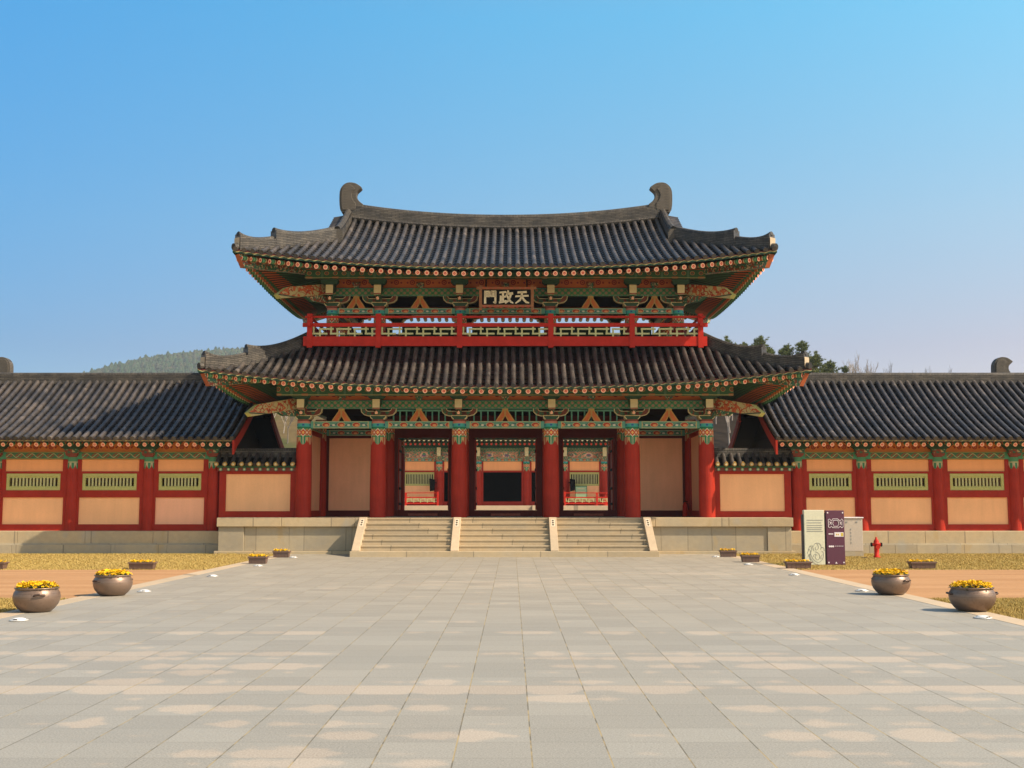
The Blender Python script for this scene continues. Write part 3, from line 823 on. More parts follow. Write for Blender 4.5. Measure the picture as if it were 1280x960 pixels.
def lower_corner_arm(parent, x, y, z, sx, L=1.3):
    d = Vector((sx, -1, 0)).normalized(); sd = Vector((d.y * sx, -d.x * sx, 0)) * .09
    mb = MB(); mb.prism([(-.2, .0), (L * .7, -.02), (L, .16), (L * .95, .26), (-.2, .2)], Vector((x, y, z)) - sd, d, (0, 0, 1), sd * 2, 0, side=1)
    return obj('corner_arm', mb, [M['mottle'], M['green']], parent)
for s in (-1, 1):
    corner_arm(gate, s * 6.93, 0, 4.98, s); lower_corner_arm(gate, s * 6.93, 0, 4.66, s)
    mb = MB(); mb.prism([(-.50, .22), (.50, .22), (.62, .46), (-.62, .46)], (s * 6.93 - .09, 0, 4.49), (0, 1, 0), (0, 0, 1), (.18, 0, 0), 0, inset=.022, mi_in=1)
    obj('cross_arm', mb, [M['cream'], M['brown']], gate)

# ground storey: ceiling, inner wall with three doorways, end walls
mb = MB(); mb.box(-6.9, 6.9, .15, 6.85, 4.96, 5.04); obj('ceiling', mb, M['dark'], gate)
ym = 3.5
def frame_panel(x0, x1, z0, z1, y, t, panel_m, parent, fr=.14, bot=.2, top=.14):
    mb = MB(); mb.box(x0 + fr, x1 - fr, y - t * .3, y + t * .3, z0 + bot, z1 - top); p = obj('wall_panel', mb, panel_m, parent)
    mb = MB(); mb.box(x0, x0 + fr, y - t, y + t, z0, z1); mb.box(x1 - fr, x1, y - t, y + t, z0, z1)
    mb.box(x0 + fr, x1 - fr, y - t + .002, y + t - .002, z0, z0 + bot); mb.box(x0 + fr, x1 - fr, y - t + .002, y + t - .002, z1 - top, z1)
    obj('panel_frame', mb, M['red_shaded'] if y == ym and z0 > 1 and parent == gate else M['red'], p); return p
for i in (0, 4):
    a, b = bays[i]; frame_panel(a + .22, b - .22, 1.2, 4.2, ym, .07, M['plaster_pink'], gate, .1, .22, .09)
    bay_box('inner_beam', a + .22, b - .22, ym - .09, ym + .09, 4.202, 4.42, M['lintel'], gate)
    bay_box('transom_board', a + .2, b - .2, ym - .05, ym + .05, 4.422, 4.96, M['dark'], gate)
for i, (oa, ob) in ((1, (-4.04, -2.13)), (2, (-1.16, 1.16)), (3, (2.13, 4.04))):
    a, b = bays[i]
    mb = MB(); mb.box(a + .2, oa, ym - .1, ym + .1, 1.2, 4.12); mb.box(ob, b - .2, ym - .1, ym + .1, 1.2, 4.12)
    mb.box(a + .2, b - .2, ym - .09, ym + .09, 4.122, 4.96); mb.box(oa, ob, ym - .08, ym + .08, 1.2, 1.43)
    obj('door_frame', mb, M['red_shaded'], gate)
    mb = MB(); mb.box((oa + ob) / 2 - .55, (oa + ob) / 2 + .55, ym - .13, ym - .082, 1.22, 1.31); obj('threshold_step', mb, M['brown'], gate)
    for x, sx in ((oa, -1), (ob, 1)):              # leaves folded back against the inside, seen edge-on
        lf = MB(); lf.box(x - .035 if sx < 0 else x - .035, x + .035, ym + .12, ym + 1.0, 1.44, 4.08)
        dl = obj('door_leaf', lf, M['red'], gate)
        fit = MB()
        for z in (1.62, 2.2, 2.9, 3.6): fit.box(x - sx * .05 - .012, x - sx * .05 + .012, ym + .18, ym + .95, z, z + .09)
        obj('iron_strap', fit, M['black'], dl)
for s in (-1, 1):
    for ya, yb in ((.24, 3.28), (3.74, 6.76)):
        x = s * 6.93
        mb = MB(); mb.box(x - .03, x + .03, ya + .12, yb - .1, 1.42, 4.1); p = obj('wall_panel', mb, M['plaster_pink'], gate)
        mb = MB(); mb.box(x - .08, x + .08, ya, ya + .12, 1.2, 4.25); mb.box(x - .08, x + .08, yb - .1, yb, 1.2, 4.25)
        mb.box(x - .078, x + .078, ya + .12, yb - .1, 1.2, 1.42); mb.box(x - .078, x + .078, ya + .12, yb - .1, 4.1, 4.25)
        obj('panel_frame', mb, M['red'], p)

# lower roof
LR = HipRoof(9.88, -3.02, 6.0, 9.55, -2.68, 5.47, 6.72, .12, .12, 7.30, 3.5, c=.74, ex=2.4)
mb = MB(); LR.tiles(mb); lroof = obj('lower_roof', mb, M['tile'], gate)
def roof_common(R, roof, rect, zq, drop, spacing, xin, zin, yin, nlim):
    P = R.eave_pts(48, -.01, .02)
    mb = MB(); eave_board(mb, P, .12); obj('eave_board', mb, M['eaveb'], roof)
    P2 = R.eave_pts(48, -.12, .05); Q = loop_to_rect(P2, *rect, zq)
    mb = MB(); soffit(mb, P2, Q); obj('soffit', mb, M['soffit'], roof)
    far = []
    n = round(2 * (R.xc - .30) / spacing)
    for i in range(n + 1):
        x = lerp(-(R.xc - .3), R.xc - .3, i / n)
        p = (x, R.ye(x) + .10, R.zx(x) - drop); qx = max(-xin, min(xin, x)); q = (qx, yin, zin)
        if abs(x) < nlim: rafter(RAFT, p, q, roof)
        else: far.append((p, Vector(p).lerp(Vector(q), min(1, 2.6 / (Vector(q) - Vector(p)).length))))
        p = (x, 2 * R.y0 - R.ye(x) - .1, R.zx(x, True) - drop); q = (qx, 2 * R.y0 - yin, zin); far.append((p, q))
    m = round((2 * R.y0 - 2 * R.yc - .6) / spacing)
    for i in range(m + 1):
        y = lerp(R.yc + .3, 2 * R.y0 - R.yc - .3, i / m); qy = max(yin + .3, min(2 * R.y0 - yin - .3, y))
        for s in (-1, 1): far.append(((s * (R.xe(y) - .1), y, R.zy(y) - drop), (s * (rect[0] - .3), qy, zin)))
    obj('side_rafter', rafters_one(far, None), [M['rafter'], M['pink'], M['rdot']], roof, kind='stuff')
    for s in (-1, 1):                              # hip rafters
        for rear in (0, 1):
            yy = lambda y: 2 * R.y0 - y if rear else y
            a = Vector((s * (R.xc - .14), yy(R.yc + .14), R.zc - .17)); b = Vector((s * rect[0], yy(rect[1]), zq - .1))
            d = (b - a); h = Vector((0, 0, -.42)); sd = Vector((-d.y, d.x, 0)).normalized() * .12
            mb = MB(); A = [a - sd, a + sd, a + sd + h, a - sd + h + d.normalized() * 0]; A[2] += d.normalized() * .22; A[3] += d.normalized() * .22
            Bq = [b - sd, b + sd, b + sd + h, b - sd + h]
            mb.face(A, 1); mb.face(Bq[::-1], 0)
            for i in range(4): j = (i + 1) % 4; mb.face((A[j], A[i], Bq[i], Bq[j]), 0)
            obj('hip_rafter', mb, [M['mottle'], M['corner']], roof)
roof_common(LR, lroof, (6.95, -.05, 7.05), 6.45, .19, .305, 6.4, 6.24, .1, 7.5)
def hip_ridges(R, roof, t_mid, h1, h2, w=.30):
    for s in (-1, 1):
        for rear in (False, True):
            n = 14
            T = [lerp(.0, t_mid, i / n) for i in range(n + 1)]
            pts = [R.hip(t, s, rear, .02) for t in T]; H = [h1 + .20 * (i / n) ** 4 - .05 * sin(pi * i / n) for i in range(n + 1)]
            mb = MB(); sweep_ridge(mb, pts, w, H, cap_r=.095)
            o = obj('hip_ridge', mb, [M['ridge'], M['tile'][0]], roof)
            T = [lerp(t_mid - .02, .95, i / n) for i in range(n + 1)]
            pts = [R.hip(t, s, rear, .02) for t in T]; H = [h2 + .20 * (i / n) ** 4 - .03 * sin(pi * i / n) for i in range(n + 1)]
            mb = MB(); sweep_ridge(mb, pts, w * .95, H, cap_r=.085)
            mb.tube([R.hip(.90, s, rear, .04), R.hip(.985, s, rear, .05)], [.13, .12], 10)
            obj('hip_ridge', mb, [M['ridge'], M['tile'][0]], roof)
            a = R.hip(.955, s, rear, 0); d = (R.hip(1., s, rear) - R.hip(.9, s, rear)).normalized()
            mb = MB(); q = Vector((d.y, -d.x, 0)).normalized() * .135; b = a + d * .006
            mb.face((b - q, b + q, b + q + Vector((0, 0, h2 + .1)), b - q + Vector((0, 0, h2 + .1)))); obj('ridge_end_mortar', mb, M['mortar'], roof)
hip_ridges(LR, lroof, .60, .30, .24)
mb = MB(); mb.box(-6.85, 6.85, -.30, .3, 7.10, 7.26); mb.box(-6.8, -6.2, .3, 6.7, 7.10, 7.26); mb.box(6.2, 6.8, .3, 6.7, 7.1, 7.26)
obj('top_flashing', mb, M['ridge'], lroof)

# balcony
yb = -.42
bal = [-6.73, -4.37, -1.57, 1.57, 4.37, 6.73]
mb = MB(); mb.box(-6.95, 6.95, yb - .06, yb + .10, 7.06, 7.39)
for s in (-1, 1): mb.box(min(s * 6.66, s * 6.82), max(s * 6.66, s * 6.82), yb + .10, 7.32, 7.06, 7.39)
mb.box(-6.95, 6.95, 7.32, 7.48, 7.06, 7.39); obj('balcony_fascia', mb, M['redb'], gate)
mb = MB(); mb.box(-6.65, 6.65, yb + .1, 7.32, 7.30, 7.36); obj('balcony_floor', mb, M['dark'], gate)
rail = MB()
rail.box(-6.98, 6.98, yb - .05, yb + .05, 7.73, 7.86); rail.box(-6.9, 6.9, yb - .035, yb + .035, 8.04, 8.11)
rail.box(-6.98, 6.98, 7.35, 7.45, 7.73, 7.86); rail.box(-6.9, 6.9, 7.365, 7.435, 8.04, 8.11)
for s in (-1, 1):
    x = s * 6.73; rail.box(x - .05, x + .05, yb - .25, 7.65, 7.732, 7.858); rail.box(x - .035, x + .035, yb - .2, 7.6, 8.042, 8.108)
br = obj('balcony_rail', rail, M['redb'], gate)
for x in bal:
    mb = MB(); mb.box(x - .09, x + .09, yb - .085, yb + .085, 7.0, 8.18); obj('railing_post', mb, M['redb'], br)
def lattice_bars(mb, x0, x1, y, z0, z1, t=.058, step=.60, ax=0):
    h = z1 - z0; za, zb = z0 + h * .30, z0 + h * .78
    def bar(a, b, c, d, e=0):
        if ax == 0: mb.box(a, b, y - .025 + e, y + .025 - e, c, d)
        else: mb.box(y - .025 + e, y + .025 - e, a, b, c, d)
    x = x0; k = 0
    while x < x1 - .05:                            # pinwheel fret: staggered bars joined by uprights
        e = min(x + step * .86, x1); bar(x, e, za - t / 2, za + t / 2)
        e2 = min(x + step * .36 + step * .86, x1)
        if x + step * .36 < x1: bar(x + step * .36, e2, zb - t / 2, zb + t / 2)
        if x + step * .5 < x1: bar(x + step * .43 - t / 2, x + step * .43 + t / 2, z0, zb, .002)
        if x + step * .05 > x0: bar(x + step * .02, x + step * .02 + t, za, z1, .002)
        x += step
for a, b in zip(bal, bal[1:]):
    mb = MB(); lattice_bars(mb, a + .09, b - .09, yb, 7.39, 7.73); obj('fret_lattice', mb, M['lattice'], br)
for s in (-1, 1):
    mb = MB(); lattice_bars(mb, yb + .1, 7.3, s * 6.73, 7.39, 7.73, ax=1); obj('fret_lattice', mb, M['lattice'], br)

# upper storey
CX2 = [-6.08, -4.42, -1.58, 1.58, 4.42, 6.08]
CU = col_mesh(1.20, .22, M['column'])
for y in (.4, 6.6):
    for x in CX2:
        o = bpy.data.objects.new('upper_column', CU); COL.objects.link(o); o.parent = gate; o.location = Vector((x, y, 7.30)) - gate.location
for s in (-1, 1):
    o = bpy.data.objects.new('upper_column', CU); COL.objects.link(o); o.parent = gate; o.location = Vector((s * 6.08, 3.5, 7.30)) - gate.location
storey(gate, CX2, .4, 8.30, 8.50, r=.21)
for x in CX2: bracket(gate, x, .4, 8.5)
for x in CX2: bracket(gate, x, 6.6, 8.5 + .43, pi, only=('cross_arm', 'projecting_arm'))
bb = list(zip(CX2, CX2[1:]))
for a, b in bb:                                    # rear: closed low wall, opening, head beam
    bay_box('rear_wall_board', a + .2, b - .2, 6.5, 6.7, 7.36, 8.93, M['dgreen'], gate)
    bay_box('honeycomb_beam', a + .004, b - .004, 6.48, 6.72, 9.30, 9.55, M['hex'], gate)
    bay_box('flower_frieze', a + .002, b - .002, 6.54, 6.66, 9.552, 10.2, M['frieze'], gate)
for s in (-1, 1):
    x = s * 6.08
    mb = MB(); mb.box(x - .1, x + .1, .6, 6.4, 8.3, 8.5); obj('lintel_beam', mb, M['lintel'], gate)
    mb = MB(); mb.box(x - .11, x + .11, .5, 6.5, 8.94, 9.22); obj('honeycomb_beam', mb, M['hex'], gate)
    mb = MB(); mb.box(x - .05, x + .05, .5, 6.5, 9.222, 10.2); obj('flower_frieze', mb, M['frieze'], gate)
    corner_arm(gate, x, .4, 9.02, s, L=2.35); lower_corner_arm(gate, x, .4, 8.66, s)
    d = MB(); sd = Vector((1, s, 0)).normalized() * .13
    d.prism([(-.3, .06), (2.2, -.44), (2.32, -.32), (1.94, -.02), (-.3, .44)], Vector((x, 6.6, 9.02)) - sd, Vector((s, 1, 0)).normalized() if s > 0 else Vector((-1, 1, 0)).normalized(), (0, 0, 1), sd * 2, 0, side=1)
    obj('diagonal_cantilever', d, [M['scroll'], M['lime']], gate)
mb = MB(); mb.box(-6.0, 6.0, .5, 6.5, 9.62, 9.7); obj('upper_ceiling', mb, M['dark'], gate)
def zr(x): return 12.16 + .42 * min(1.2, (abs(x) / 6.1)) ** 2.0
UR = HipRoof(8.93, -2.72, 9.97, 8.62, -2.40, 9.46, 6.1, .75, 3.5, zr, 3.5, c=.76, rear_lift=.30, ex=2.3)
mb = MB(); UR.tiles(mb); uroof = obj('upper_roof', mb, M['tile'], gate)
roof_common(UR, uroof, (6.1, .35, 6.65), 10.15, .25, .305, 5.6, 9.93, .5, 7.4)
hip_ridges(UR, uroof, .62, .34, .26)
n = 30
pts = [(lerp(-6.0, 6.0, i / n), 3.5, zr(lerp(-6.0, 6.0, i / n)) - .02) for i in range(n + 1)]
mb = MB(); sweep_ridge(mb, pts, .42, [.40 + .07 * abs(2 * i / n - 1) ** 3 for i in range(n + 1)], cap_r=.12)
mb.tube([(p[0], 3.27, p[2] - .02) for p in pts], .075, 8); mb.tube([(p[0], 3.73, p[2] - .02) for p in pts], .075, 8)
obj('main_ridge', mb, [M['ridge'], M['tile'][0]], uroof)
# gable ridges, gable verge tiles, gable boards
for s in (-1, 1):
    for rear in (0, 1):
        yy = lambda y: 7.0 - y if rear else y
        ys = [lerp(3.35, .62, i / 10) for i in range(11)]
        pts = [(s * 6.0, yy(y), UR.zf(6.0, y) + .02) for y in ys]
        mb = MB(); sweep_ridge(mb, pts, .30, [.26 + .12 * (i / 10) ** 3 for i in range(11)], cap_r=.11)
        mb.prism([(-.2, -.3), (.2, -.3), (.19, .10), (.10, .22), (-.10, .22), (-.19, .10)], (s * 6.0, yy(.60), UR.zf(6.0, .62) + .2), (1, 0, 0), (0, 0, 1), (0, .06 if not rear else -.06, 0), 1)
        obj('gable_ridge', mb, [M['ridge'], M['feather']], uroof)
        mb = MB()
        for k in range(13):                        # short verge tiles laid sideways beyond the gable ridge
            y = lerp(3.3, .9, k / 12); z = UR.zf(6.1, y)
            mb.tube([(s * 6.1, yy(y), z + .06), (s * 6.55, yy(y), z - .02)], .085, 7)
            mb.box(min(s * 6.1, s * 6.5), max(s * 6.1, s * 6.5), yy(y) - .1, yy(y) + .1, z - .06, z - .01)
        obj('verge_tile', mb, M['tile'][0], uroof)
        mb = MB()
        q = [(s * 6.42, yy(y), UR.zf(6.1, y) - .08) for y in ys]; q2 = [(x, y, z - .42) for x, y, z in q]
        for i in range(10):
            mb.face((q[i], q[i + 1], q2[i + 1], q2[i])); mb.face([(x - s * .06, y, z) for x, y, z in (q2[i], q2[i + 1], q[i + 1], q[i])])
        obj('bargeboard', mb, M['red'], uroof)
    mb = MB(); mb.face([(s * 5.9, .8, 10.6), (s * 5.9, 6.2, 10.6), (s * 5.9, 3.5, 12.5)]); obj('gable_wall', mb, M['brown'], uroof)
CH = [(240, 420), (231, 360), (228, 300), (228, 240), (231, 195), (240, 160), (256, 132), (278, 108), (302, 92), (328, 83), (352, 80), (382, 82), (412, 88), (436, 98), (455, 110), (478, 126), (498, 143),
      (484, 162), (465, 178), (450, 192), (440, 206), (434, 226), (434, 246), (440, 268), (452, 290), (468, 312), (490, 332), (516, 350), (518, 420), (505, 455), (260, 455)]
def chimi(name, parent, px, py, pz, flip=1, k=1., mats=None):
    """curled ridge end; px = x of its outer back edge, rises above pz; flip=1: the curl points towards +x"""
    P = [((x - 228) * .00315 * k, (455 - y) * .00315 * k) for x, y in CH]
    mb = MB(); P2 = [(flip * x, z) for x, z in P]
    if flip > 0: P2 = P2[::-1]
    mb.prism(P2, (px, py - .19 * k, pz), (1, 0, 0), (0, 0, 1), (0, .38 * k, 0), 0)
    fin = [(flip * (x * .62 + .07), z * .86 + .08) for x, z in P]
    if flip > 0: fin = fin[::-1]
    mb.prism(fin, (px, py - .225 * k, pz), (1, 0, 0), (0, 0, 1), (0, .45 * k, 0), 0)
    return obj(name, mb, mats or M['feather'], parent, bevel=.02)
for s in (-1, 1): chimi('ridge_end_ornament', uroof, s * 6.36, 3.5, 12.72, -s, 1.0)

# the name board hanging under the upper eave
board = thing('name_board', 'black wooden name board with three pale characters above the balcony', 'sign board', (.045, -1.0, 8.26))
bx, by = .045, -1.0
tiltm = Matrix.Rotation(radians(-8), 4, 'X')
mb = MB(); mb.box(-.84, .84, 0, .05, .12, .68); obj('board_face', mb, M['black'], board, org=(0, 0, 0)).location = (0, 0, 0)
fr = MB()
fr.box(-1.02, 1.02, -.05, .09, .66, .75); fr.box(-.90, .90, -.04, .08, .06, .14)
for s in (-1, 1): fr.box(min(s * .83, s * .93), max(s * .83, s * .93), -.03, .07, -.05, .80)
f_ = obj('board_frame', fr, plain('frame_brown', (.26, .105, .04), .35, 9), board, org=(0, 0, 0)); f_.location = (0, 0, 0)
orn = MB()
for k in range(9):
    x = lerp(-.74, .74, k / 8); orn.prism([(-.08, 0), (.08, 0), (.05, .05), (-.05, .05)], (x, -.056, .685), (1, 0, 0), (0, 0, 1), (0, .01, 0), 0)
    orn.prism([(-.08, 0), (0, -.05), (.08, 0), (.05, .05), (-.05, .05)], (x, -.046, .075), (1, 0, 0), (0, 0, 1), (0, .01, 0), 0)
o = obj('frame_carving', orn, plain('carving_red', (.34, .07, .03), .3, 9), f_, org=(0, 0, 0)); o.location = (0, 0, 0)
GLYPH = {
 'gate': [[(.13, .96), (.12, .02)], [(.12, .92), (.43, .94)], [(.42, .94), (.41, .56)], [(.13, .58), (.41, .58)], [(.13, .75), (.41, .75)],
          [(.88, .96), (.88, .04), (.74, .10)], [(.57, .94), (.88, .93)], [(.58, .94), (.58, .57)], [(.58, .58), (.88, .58)], [(.58, .75), (.88, .75)]],
 'rule': [[(.04, .86), (.48, .90)], [(.27, .88), (.27, .14)], [(.27, .52), (.46, .54)], [(.11, .58), (.10, .14)], [(.0, .08), (.52, .18)],
          [(.66, .99), (.60, .80), (.50, .62)], [(.60, .77), (.98, .79)], [(.86, .78), (.78, .46), (.64, .20), (.46, .02)], [(.58, .60), (.72, .30), (.86, .12), (1.0, .04)]],
 'heaven': [[(.20, .87), (.82, .90)], [(.04, .56), (.96, .61)], [(.50, .88), (.48, .58), (.36, .28), (.04, .02)], [(.50, .56), (.64, .28), (.82, .10), (1.0, .05)]]}
def strokes(mb, key, x0, z0, w, h, y, th):
    for st_ in GLYPH[key]:
        for i in range(len(st_) - 1):
            (ax, az), (cx_, cz) = st_[i], st_[i + 1]
            a = Vector((x0 + ax * w, y, z0 + az * h)); b = Vector((x0 + cx_ * w, y, z0 + cz * h)); d = (b - a); L = d.length; d.normalize()
            nrm = Vector((-d.z, 0, d.x)); t0 = th * random.uniform(.8, 1.1); t1 = th * (.55 if i == len(st_) - 2 and len(st_) > 2 else random.uniform(.8, 1.15))
            mb.face((a - nrm * t0 - d * th * .6, b - nrm * t1 + d * th * .5, b + nrm * t1 + d * th * .3, a + nrm * t0 - d * th * .3))
mb = MB()
for i, k in enumerate(('gate', 'rule', 'heaven')): strokes(mb, k, -.78 + i * .54, .185, .46, .43, -.008 - .001 * i, .036)
o = obj('lettering', mb, plain('pale_lettering', (.72, .62, .42), .1), board, org=(0, 0, 0)); o.location = (0, 0, 0)
board.rotation_euler.x = radians(9)
for s in (-1, 1):
    mb = MB(); mb.tube([(s * .7, .05, .70), (s * .7, .6, 1.0)], .025, 6)
    o = obj('hanging_iron', mb, M['black'], board, org=(0, 0, 0)); o.location = (0, 0, 0)

# ------------------------------------------------------------------ corridor wings, their terraces, the link walls
CXW = [10.1, 12.33, 14.97, 17.6, 20.25, 22.9, 25.55]
CW = col_mesh(2.58, .205, M['column2'])
def small_bracket():
    mb = MB()
    mb.prism([(-.17, 0), (.17, 0), (.22, .10), (-.22, .10)], (0, -.24, 0), (1, 0, 0), (0, 0, 1), (0, .3, 0), 0)
    mb.prism([(-.19, .10), (.19, .10), (.24, .24), (-.24, .24)], (0, -.30, 0), (1, 0, 0), (0, 0, 1), (0, .3, 0), 1)
    mb.prism([(-.24, .24), (.24, .24), (.50, .42), (.52, .50), (-.52, .50), (-.50, .42)], (0, -.33, 0), (1, 0, 0), (0, 0, 1), (0, .3, 0), 2)
    return mb.mesh('bracket', [M['brown'], M['mottle'], M['dgreen']])
SB = small_bracket()
def f_wlintel(b):
    u, v = b.uv(); nu, nv = b.uv('Norm'); c = ((u / .36).frac() - .5) * .36
    d = (c.abs() / .18) + ((v - .5).abs() / .5)
    col = b.mix(b.noise(8, 2), (.03, .12, .06), (.07, .18, .09))
    col = b.mix((d - .62).abs() < .13, col, (.30, .05, .02)); col = b.mix(((u * 17.).sin() * .25 + v - .5).abs() < .06, col, (.38, .36, .18))
    col = b.mix(((v - .5).abs() > .42), col, (.36, .28, .08)); col = b.mix(nu.abs() > .86, col, (.06, .24, .13))
    return col
M['wlintel'] = mat('corridor_lintel_paint', f_wlintel, .6)
def f_wfrieze(b):
    u, v = b.uv(); c = ((u / .53 + .5).frac() - .5) * .53; z = v * .55
    def disc(cx, cz, r): return ((c - cx) * (c - cx) + (z - cz) * (z - cz)).sqrt() < r
    col = b.mix(b.noise(3, 3), (.50, .15, .03), (.62, .22, .05))
    col = b.mix(disc(0., .17, .085), col, (.26, .03, .015)); col = b.mix(disc(0., .17, .055), col, (.48, .13, .03)); col = b.mix(disc(0., .17, .028), col, (.24, .03, .02))
    for k in (-.16, .16): col = b.mix(disc(k, .155, .034), col, (.25, .03, .02))
    col = b.mix(disc(.20, .19, .02).max(disc(-.20, .19, .02)), col, (.25, .03, .02))
    return col
M['wfrieze'] = mat('corridor_frieze_paint', f_wfrieze, .65)
def window(parent, x0, x1, z0, z1, y):
    f = .10; mb = MB()
    mb.box(x0, x1, y - .05, y + .05, z1 - f, z1); mb.box(x0, x1, y - .05, y + .05, z0, z0 + f)
    mb.box(x0, x0 + f, y - .05, y + .05, z0 + f, z1 - f); mb.box(x1 - f, x1, y - .05, y + .05, z0 + f, z1 - f)
    mb.box(x0 + f, x1 - f, y - .02, y + .05, z1 - f - .05, z1 - f); mb.box(x0 + f, x1 - f, y - .02, y + .05, z0 + f, z0 + f + .04)
    w = obj('window', mb, M['lime'], parent)
    mb = MB(); n = round((x1 - x0 - 2 * f) / .118)
    for i in range(1, n):
        x = lerp(x0 + f, x1 - f, i / n); mb.box(x - .028, x + .028, y - .03, y + .03, z0 + f + .04, z1 - f - .05)
    obj('window_bars', mb, M['lattice'], w)
    return w
YW = .3
def wing(sx, label, tlabel):
    W_ = thing('corridor_wing', label, 'corridor', (sx * 20, 3.5, .74), 'corridor wings beside the gate')
    def BX(mb, a, b, *r, **k): a, b = sorted((sx * a, sx * b)); return mb.box(a, b, *r, **k)
    for x in CXW:
        o = bpy.data.objects.new('column', CW); COL.objects.link(o); o.parent = W_; o.location = Vector((sx * x, YW, .74)) - W_.location
        o = bpy.data.objects.new('bracket', SB); COL.objects.link(o); o.parent = W_; o.location = Vector((sx * x, YW, 3.30)) - W_.location
    for i, (a, b) in enumerate(zip(CXW, CXW[1:])):
        a2, b2 = a + .16, b - .16; i0, i1 = a + .34, b - .30
        lo, hi = sorted((sx * i0, sx * i1))
        mb = MB(); mb.box(lo - .05, hi + .05, YW - .02, YW + .06, .96, 1.88); obj('lower_wall_panel', mb, M['plaster_pink'] if (sx < 0 and i == 0) else M['plaster'], W_)
        mb = MB(); mb.box(lo, hi, YW - .02, YW + .06, 2.78, 3.19); obj('upper_wall_panel', mb, M['plaster_orange'], W_)
        w0, w1 = sorted((sx * (i0 + .07), sx * (i1 - .05))); window(W_, w0, w1, 2.13, 2.70, YW)
        mb = MB()
        BX(mb, a2, i0 - .05, YW - .07, YW + .10, .74, 1.9); BX(mb, i1 + .05, b2, YW - .07, YW + .10, .74, 1.9)
        BX(mb, a2, i0, YW - .068, YW + .10, 1.9, 3.19); BX(mb, i1, b2, YW - .068, YW + .10, 1.9, 3.19)
        BX(mb, i0 - .05, i1 + .05, YW - .072, YW + .10, .74, .96); BX(mb, i0 - .05, i1 + .05, YW - .074, YW + .10, 1.88, 2.125)
        BX(mb, i0, i1, YW - .064, YW + .10, 2.705, 2.78); BX(mb, i0, i0 + .07, YW - .064, YW + .1, 2.126, 2.704); BX(mb, i1 - .05, i1, YW - .064, YW + .1, 2.126, 2.704)
        obj('wall_frame', mb, M['red'], W_)
        mb = MB(); BX(mb, a + .15, b - .15, YW - .10, YW + .1, 3.20, 3.45); obj('lintel_beam', mb, M['wlintel'], W_)
        mb = MB(); BX(mb, a, b, YW - .05, YW + .05, 3.452, 4.0); obj('flower_frieze', mb, M['wfrieze'], W_)
    mb = MB(); BX(mb, 10.0, 30, 6.6, 6.7, .74, 4.2); BX(mb, 25.6, 30, .25, .35, .74, 4.2); obj('rear_wall', mb, M['plaster'], W_)
    mb = MB(); BX(mb, 9.95, 10.05, .42, 6.6, .74, 4.3); a, b = 9.97, 10.03
    q = [(sx * 9.99, -.6, 3.9), (sx * 9.99, 7.6, 3.9), (sx * 9.99, 3.5, 6.15)]; mb.face(q); obj('end_wall', mb, M['black'], W_)  # gable end coloured black as painted shade
    mb = MB(); BX(mb, 9.95, 30, .36, 6.6, .8, .86); BX(mb, 9.95, 30, .36, 6.6, 4.15, 4.2); obj('inner_boarding', mb, M['dark'], W_)
    # roof
    zprof = lambda d: 3.86 + 2.44 * (.74 * (d / 4.4) + .26 * (d / 4.4) ** 2)
    S = lambda a, d: (sx * a, -.9 + d, zprof(d)); Sr = lambda a, d: (sx * a, 7.9 - d, zprof(d))
    Dm = lambda a: 4.4 if a > 9.97 else 2.75
    mb = MB(); tile_slope(mb, S, 9.2, 29.9, Dm); tile_slope(mb, Sr, 9.2, 29.9, Dm, course=.6)
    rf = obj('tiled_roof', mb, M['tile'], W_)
    mb = MB(); xs = [lerp(9.98, 29.9, i / 40) for i in range(41)]
    sweep_ridge(mb, [(sx * x, 3.5, 6.26 + .0016 * max(0, x - 18) ** 2) for x in xs], .34, [.22] * 41, cap_r=.09)
    obj('roof_ridge', mb, [M['ridge'], M['tile'][0]], rf)
    for yy in (-.96, 7.96):
        mb = MB(); P = [(sx * lerp(9.15, 29.9, i / 60), yy + (.05 if yy < 0 else -.05), 3.845) for i in range(61)]
        for p, q in zip(P, P[1:]):
            mb.face([(p[0], p[1], p[2] - .10), (q[0], q[1], q[2] - .10), q, p], 0, [(p[0], 0), (q[0], 0), (q[0], 1), (p[0], 1)])
        obj('eave_board', mb, M['eaveb2'], rf)
    mb = MB()
    for f in ([(9.15, 7.85, 3.79), (29.9, 7.85, 3.79), (29.9, 6.7, 4.25), (9.15, 6.7, 4.25)],):
        mb.face([(sx * x, y, z) for x, y, z in f])
    obj('soffit', mb, M['black'], rf); mb = MB()  # rear soffit blackened to imitate deep shade
    for f in ([(9.15, -.85, 3.79), (29.9, -.85, 3.79), (29.9, .3, 4.25), (9.15, .3, 4.25)],):
        mb.face([(sx * x, y, z) for x, y, z in f], 0, [(0, 0), (0, 0), (0, 1), (0, 1)])
    obj('soffit', mb, M['dgreen'], rf)
    for f in ([(9.15, .3, 4.25), (10.0, .3, 4.25), (10.0, 1.9, 5.0), (9.15, 1.9, 5.0)], [(9.15, 6.7, 4.25), (10.0, 6.7, 4.25), (10., 5.1, 5.0), (9.15, 5.1, 5.0)]):
        mb = MB(); mb.face([(sx * x, y, z) for x, y, z in f]); obj('gable_underside', mb, M['black'], rf)  # black colour puts the gable's shade onto its underside
    n = 60
    for i in range(n):
        x = 9.36 + i * .281
        if x > 20.5: break
        rafter(RAFT_S, (sx * x, -.84, 3.65), (sx * x, .76, 4.22), rf)
    rest = []
    while x < 29.6: rest.append(((sx * x, -.84, 3.65), (sx * x, .3, 4.05))); x += .281
    obj('far_rafter', rafters_one(rest, None, r=.07), [M['rafter'], M['pink'], M['rdot']], rf, kind='stuff')
